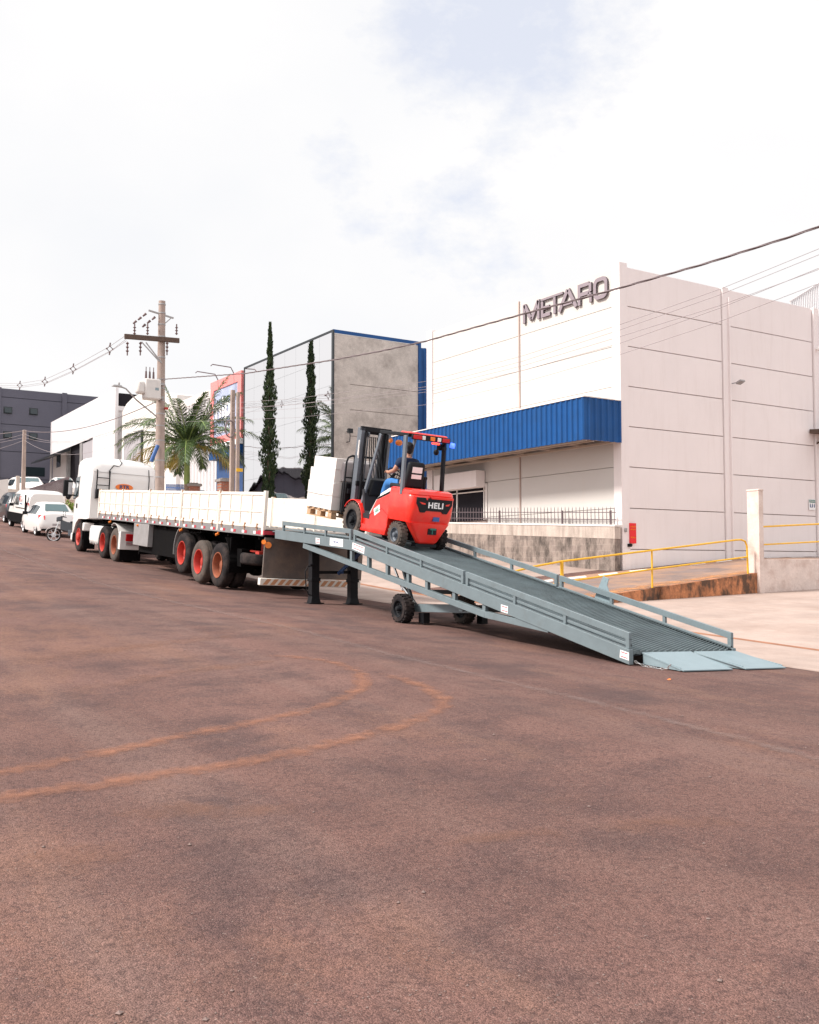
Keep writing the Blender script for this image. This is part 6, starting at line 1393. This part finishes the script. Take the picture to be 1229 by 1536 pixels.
# transformer
tzz, tz1 = at(222, 600, X=PX - .7).z, at(222, 570, X=PX - .7).z
UB('transformer', MB().box(PX - .95, PX - .22, PY - .75, PY - .2, tzz, tz1), M['transf'], bevel=.06)
UB('transformer_radiator', MB().box(PX - 1.28, PX - .90, PY - .70, PY - .25, tzz + .22, tz1 - .12), M['transf'], bevel=.10)
UB('transformer_bracket', MB().box(PX - .25, PX - .0, PY - .5, PY - .1, tz1 - .2, tz1 - .1).box(PX - .25, PX - .0, PY - .5, PY - .1, tzz + .1, tzz + .2), M['galv'])
for k in range(3):
    b = MB().cyl((PX - .85 + k * .17, PY - .5, tz1 - .02), (PX - .85 + k * .17, PY - .5, tz1 + .35), .055, .04, 10).cyl((PX - .85 + k * .17, PY - .5, tz1 + .35), (PX - .85 + k * .17, PY - .5, tz1 + .55), .02, .02, 8); UB('bushing', b, M['insul'])
UB('transformer_mark', MB().box(PX - .5, PX - .34, PY - .758, PY - .751, tzz + .4, tzz + .52), M['ramp_flap'])
q = at(238, 677, X=PX - .25); UB('cable_joint', MB().tube([(q.x - .25, PY - .3, q.z - .45), (q.x + .05, PY - .3, q.z + .3)], [.09, .09], 12), M['plastic_blue'])
UB('red_cap', MB().cyl((PX + .12, PY - .2, at(248, 610, X=PX).z), (PX + .28, PY - .2, at(248, 610, X=PX).z), .06), M['rim_red'])
# street lamp arm
la, lbp = at(228, 628, X=PX - .2), at(172, 577, Y=PY)
sl2 = thing('street_lamp', 'street lamp on a long bent arm fixed to the utility pole', 'street lamp', (PX - .2, PY, la.z))
W(MB().tube([(PX - .15, PY, la.z), at(205, 600, Y=PY), at(189, 583, Y=PY), at(178, 578.5, Y=PY)], .035, 8), 'arm', M['galv'], sl2)
W(MB().hexa([(lbp.x - .12, PY - .1, lbp.z - .08), (lbp.x + .35, PY - .1, lbp.z - .10), (lbp.x + .35, PY + .1, lbp.z - .10), (lbp.x - .12, PY + .1, lbp.z - .08), (lbp.x - .05, PY - .07, lbp.z), (lbp.x + .3, PY - .07, lbp.z), (lbp.x + .3, PY + .07, lbp.z), (lbp.x - .05, PY + .07, lbp.z)]).cyl((lbp.x + .2, PY, lbp.z), (lbp.x + .2, PY, lbp.z + .12), .04), 'lamp_head', M['galv'], sl2, bevel=.02)
def sag(p, q, s, n=24): p, q = Vector(p), Vector(q); return [p.lerp(q, i / n) - Vector((0, 0, s * 4 * (i / n) * (1 - i / n))) for i in range(n + 1)]
def cable(name, pts, r, m, label, cat='cable', group=None, twist=0):
    b = MB().tube(pts, r, 6)
    if twist:
        P = [Vector(p) for p in pts]; L_ = [P[0]]
        for a, c in zip(P[:-1], P[1:]):
            k = max(1, int((c - a).length / .12)); L_ += [a.lerp(c, (j + 1) / k) for j in range(k)]
        b = MB()
        for ph in (0, 2.1, 4.2): b.tube([p + Vector((math.cos(i * .42 + ph), 0, math.sin(i * .42 + ph))) * twist for i, p in enumerate(L_)], r, 5)
    return tag(b.build(name, m, None), label, cat, group)
zc0 = at(243, 568.5, X=PX).z
cpts = [(PX, PY, zc0)] + [(PX, at(u, v, X=PX).y, at(u, v, X=PX).z) for u, v in ((370, 560), (440, 549), (500, 540), (570, 527), (640, 511.5), (720, 489), (800, 467), (860, 451), (930, 432), (1000, 412), (1060, 395), (1120, 376), (1180, 357), (1229, 340))]
a0, a1 = Vector(cpts[-2]), Vector(cpts[-1]); cpts.append(tuple(a1 + (a1 - a0) * 1.5)); cpts.append(tuple(a1 + (a1 - a0) * 4 + Vector((0, 0, .1))))
cable('service_cable', cpts, .011, M['cable'], 'thick twisted service cable running from the utility pole above the forklift', twist=.014)
for (uL, vL, u0, v0, u1, v1, u2, v2, s_) in ((243, 622, 640, 580, 930, 495, 1229, 382, 0), (243, 626, 640, 588, 930, 515, 1229, 402, 0), (243, 612, 640, 572, 930, 487, 1229, 373, 0), (243, 634, 640, 607, 930, 532, 1229, 425, 0), (243, 618, 640, 584, 930, 505, 1229, 404, 0)):
    wl = {382: 'second from the top', 402: 'third from the top', 373: 'the topmost', 425: 'the lowest', 404: 'fourth from the top'}[v2]
    P = [(PX + .05, at(u, v, X=PX + .05).y, at(u, v, X=PX + .05).z) for u, v in ((uL, vL), ((uL + u0) / 2, (vL + v0) / 2 + 6), (u0, v0), ((u0 + u1) / 2, (v0 + v1) / 2 + 4), (u1, v1), ((u1 + u2) / 2, (v1 + v2) / 2 + 4), (u2, v2))]
    a0, a1 = Vector(P[-2]), Vector(P[-1]); P.append(tuple(a1 + (a1 - a0) * 3))
    cable('telephone_wire', P, .0045, M['wire'], 'thin telephone wire crossing before the white warehouse, ' + wl + ' of the five', 'wire', 'thin wires strung along the street')
# slim poles
def slim(u, v, X, r, label, grp=None):
    q = at(u, v, X=X); z0 = ground(X, q.y) - .2
    t_ = thing('slim_pole', label, 'pole', (X, q.y, z0), group=grp)
    W(MB().hexa([(X - r, q.y - r * .8, z0), (X + r, q.y - r * .8, z0), (X + r, q.y + r * .8, z0), (X - r, q.y + r * .8, z0), (X - r * .8, q.y - r * .7, q.z), (X + r * .8, q.y - r * .7, q.z), (X + r * .8, q.y + r * .7, q.z), (X - r * .8, q.y + r * .7, q.z)]), 'pole', M['pole'], t_, bevel=.02)
    return q, t_
q1, t1 = slim(349.5, 585, 17.2, .115, 'left and taller of the two slim concrete posts before the billboard', 'twin slim concrete posts')
b = MB(); zl = at(348, 645, X=17.2).z; b.tube([Vector((17.0, q1.y - .2, zl)) + Vector((.22 * math.cos(a), 0, .38 * math.sin(a))) for a in [k * math.pi / 8 for k in range(17)]], .035, 6); W(b, 'cable_coil', M['cable'], t1)
q2, t2 = slim(357.5, 588, 17.3, .09, 'right and thinner of the two slim concrete posts before the billboard', 'twin slim concrete posts')
W(MB().box(17.2, 17.5, q2.y - .13, q2.y - .10, at(357, 708, X=17.35).z, at(357, 703, X=17.35).z), 'tape', M['yellow'], t2)
q3, t3 = slim(37, 645, 13.9, .135, 'slim concrete pole standing before the dark grey warehouse')
for v, s_, n_ in ((646, .6, 'thick upper'), (651, 1.0, 'thin second'), (656, .8, 'thin third'), (660, 1.3, 'thin lowest')):
    z3 = at(37, v, X=13.9).z; zP = at(240, 600 + (v - 646) * 2.0, X=PX).z
    cable('street_wire', sag((13.9, q3.y, z3), (PX, PY, zP), s_), .022 if v == 646 else .009, M['cable'] if v == 646 else M['wire'], n_ + ' street wire from the big utility pole to the slim far pole', 'wire', 'wires between the big pole and the slim far pole')
    qq = at(-60, 627 + (v - 646) * 3.2, Y=q3.y - 26)
    cable('street_wire', sag((13.9, q3.y, z3), (qq.x + 1.2, q3.y + 30, z3 + 3.4 - (v - 646) * .05), s_), .022 if v == 646 else .009, M['cable'] if v == 646 else M['wire'], n_ + ' street wire leaving the slim far pole towards the left edge', 'wire', 'wires beyond the slim far pole')
# overhead spacer line leaving to the left
sp = thing('power_line', 'overhead power line with diamond spacers sagging away to the left from the crossarm', 'power line', (PX, PY, zc))
P0 = [(190, 507), (165, 524), (110, 554), (67.5, 573), (30, 578.5), (3, 578)]
def X_at(i): return PX - .9
W0 = [at(u, v, X=X_at(0)) for u, v in P0]
def fixp(q, dx, dz): return (q.x + dx, q.y, q.z + dz)
for dx, dz in ((0, .15), (.13, .0), (0, -.13)):
    pts = [fixp(q, dx * min(1, i * .8 + .3), dz) for i, q in enumerate(W0)]; a0, a1 = Vector(pts[-2]), Vector(pts[-1]); pts.append(tuple(a1 + (a1 - a0)))
    W(MB().tube(pts, .011, 5), 'wire', M['wire'], sp)
for i, q in enumerate(W0[1:5]):
    k = 1; b = MB(); P = [(q.x, q.y, q.z + .17), (q.x + .15, q.y, q.z + .02), (q.x, q.y, q.z - .15), (q.x - .15, q.y, q.z + .02), (q.x, q.y, q.z + .17)]
    b.tube(P, .022, 6)
    for p in P[:4]: b.ball(p, .05, 8)
    b.cyl((q.x, q.y, q.z + .17), (q.x + .02, q.y, q.z + .33), .035).cyl((q.x, q.y, q.z - .15), (q.x - .02, q.y, q.z - .28), .035); W(b, 'spacer', M['insul'], sp)

# ================================================================ PALM AND CYPRESS
q = at(281, 684, X=16.9); px0, py0 = 16.9, q.y; pg = ground(px0, py0)
pm = thing('palm_tree', 'feather palm with green crownshaft and arching fronds beside the utility pole', 'palm tree', (px0, py0, pg))
cz = at(281, 672, X=16.9).z - pg; zb1 = at(281, 722, X=16.9).z - pg; zb2 = at(281, 690, X=16.9).z - pg
rr = random.Random(11)
b = MB(); b.tube([(0, 0, -.2), (.02, 0, zb1 * .5), (0, 0, zb1 - .1)], [.17, .13, .125], 16)
for k in range(26): z = .1 + k * (zb1 - .2) / 26; b.lathe([(.10, -.012), (.152 - k * .001, 0), (.10, .012)], (0, 0, z), (0, 0, 1), 14)
b.build('trunk', M['palm_trunk'], pm)
MB().tube([(0, 0, zb1 - .15), (0, 0, zb1 + .1), (0, 0, zb2 - .1), (.02, 0, zb2 + .5), (0, 0, cz + .2)], [.13, .155, .14, .10, .06], 16).build('crownshaft', M['crownshaft'], pm)
def frond(az, el, Ln, droop, m, seed, leaf_len=.86, nl=44):
    r_ = random.Random(seed); P = []; Ln *= 1.22; el = el + .16 if el < 1.0 else el; d = Vector((math.cos(el) * math.cos(az), math.cos(el) * math.sin(az), math.sin(el))); p = Vector((0, 0, cz + .1)); n = 22; P.append(p.copy())
    for i in range(n):
        d = (d + Vector((0, 0, -droop * 1.0 * (.35 + 1.3 * i / n) / n))).normalized(); p = p + d * Ln / n; P.append(p.copy())
    b = MB(); b.tube(P, [.035 * (1 - .85 * i / n) + .004 for i in range(n + 1)], 6, 1)
    for s in (-1, 1):
        for k in range(nl):
            t = .10 + .89 * k / nl; i = min(n - 1, int(t * n)); f = t * n - i; o = P[i].lerp(P[i + 1], f); tg = (P[i + 1] - P[i]).normalized(); sd_ = tg.cross(Vector((0, 0, 1)))
            if sd_.length < .1: sd_ = Vector((math.sin(az), -math.cos(az), 0))
            sd_.normalize(); upv = sd_.cross(tg).normalized()
            ll = leaf_len * (math.sin(math.pi * min(1, t * .85 + .12)) ** .6) * r_.uniform(.8, 1.12)
            dd = (tg * (.75 + .5 * t) + sd_ * s * 1.0 + upv * r_.uniform(-.25, .45)).normalized(); wv_ = tg.cross(dd).cross(dd).normalized() * .0148
            m1 = o + dd * ll * .5 + Vector((0, 0, -.05 * ll)); m2 = o + dd * ll * .9 + Vector((0, 0, -.42 * ll * r_.uniform(.6, 1.3)))
            b.add([o - wv_, o + wv_, m1 + wv_ * 1.2, m1 - wv_ * 1.2, m2], [(0, 1, 2, 3), (3, 2, 4)], 0)
    return b.build('frond', [m, M['crownshaft']], pm, smooth=0)
# right = camera right direction azimuth; fronds spread all round
ra = math.atan2(-math.sin(YAW), math.cos(YAW))
spec = [(0.15, 66, 3.4, .5), (3.3, 72, 3.0, .45), (.0, 40, 3.1, 1.5), (3.1, 42, 3.0, 1.7), (1.6, 60, 2.8, 1.1), (4.7, 58, 2.8, 1.3), (.7, 22, 2.9, 1.9), (2.4, 24, 2.9, 2.0), (5.6, 18, 2.8, 2.0), (3.8, 14, 2.9, 1.9), (.3, 8, 2.7, 1.7), (2.9, 6, 2.9, 1.6), (1.5, 15, 2.8, 2.0), (4.9, 8, 2.6, 2.0), (5.2, 35, 3.0, 1.8), (4.2, 38, 2.9, 1.8), (.05, -12, 2.3, 1.2), (3.2, -14, 2.4, 1.2), (6.0, -8, 2.4, 1.5), (4.5, -18, 2.1, 1.2), (2.0, -10, 2.2, 1.4), (1.0, 45, 3.0, 1.6), (.5, 52, 3.4, 1.0), (2.7, 54, 3.3, 1.1), (5.9, 50, 3.2, 1.2), (3.6, 30, 3.2, 1.5), (.1, 26, 3.4, 1.5), (3.0, 24, 3.3, 1.5), (5.4, 62, 2.6, .8), (4.4, -4, 2.6, 1.6), (.25, 58, 3.2, .8), (2.95, 60, 3.1, .8), (5.8, 30, 2.9, 1.7), (3.5, 20, 3.0, 1.7), (1.9, 40, 2.8, 1.5), (.9, 5, 2.7, 1.6)]
for i, (a, e, l_, dr_) in enumerate(spec): frond(ra + a, R(e), l_, dr_, M['leaf_y'] if i in (17, 19, 18, 11) else M['leaf'], i, nl=66)

cyx, cyy = 20.45, 45.0; cg = ground(cyx, cyy); cH = at(407, 484, X=cyx).z - cg
cy_ = thing('cypress', 'very tall narrow cypress standing before the mirror-clad front', 'cypress tree', (cyx, cyy, cg))
b = MB(); b.tube([(0, 0, -.1), (0, 0, cH * .5), (.03, 0, cH * .93)], [.12, .07, .015], 8); b.build('trunk', M['bark'], cy_)
b = MB(); rr = random.Random(21)
def cprof(t): return (.30 + .28 * math.sin(min(1, t / .35) * math.pi * .5) if t < .35 else .58 * (1 - ((t - .35) / .65) ** 1.3) + .04) * .70
for i in range(13000):
    t = rr.random() ** .9; a = rr.uniform(0, 6.283); lump = .80 + .28 * math.sin(a * 2 + t * 23) + .26 * math.sin(t * 71 + a * 3) + .12 * math.sin(t * 160 - a * 5); r = cprof(t) * lump * (rr.random() ** .35)
    if math.sin(t * 37 + a * 2.3) + math.sin(t * 83 - a * 3.1) > 1.05: continue
    p = Vector((r * math.cos(a), r * math.sin(a), .35 + t * (cH - .35))); d = Vector((math.cos(a) * .35, math.sin(a) * .35, 1.0)) + Vector((rr.uniform(-.4, .4), rr.uniform(-.4, .4), 0)); d.normalize()
    e = d.cross(Vector((rr.uniform(-1, 1), rr.uniform(-1, 1), rr.uniform(-1, 1)))).normalized(); s = rr.uniform(.05, .11)
    b.add([p - d * s, p + e * s * .35, p + d * s * 1.2, p - e * s * .35], [(0, 1, 2, 3)])
b.build('crown', M['cypress'], cy_, smooth=0)

# small litter on the road
b = MB(); p = Vector((8.2, 7.6, ground(8.2, 7.6) + .005)); b.add([p, p + Vector((.05, .01, .004)), p + Vector((.06, .04, .012)), p + Vector((.01, .04, .004))], [(0, 1, 2, 3)])
tag(b.build('paper_scrap', M['orange']), 'tiny orange scrap lying on the asphalt before the ramp foot', 'litter')
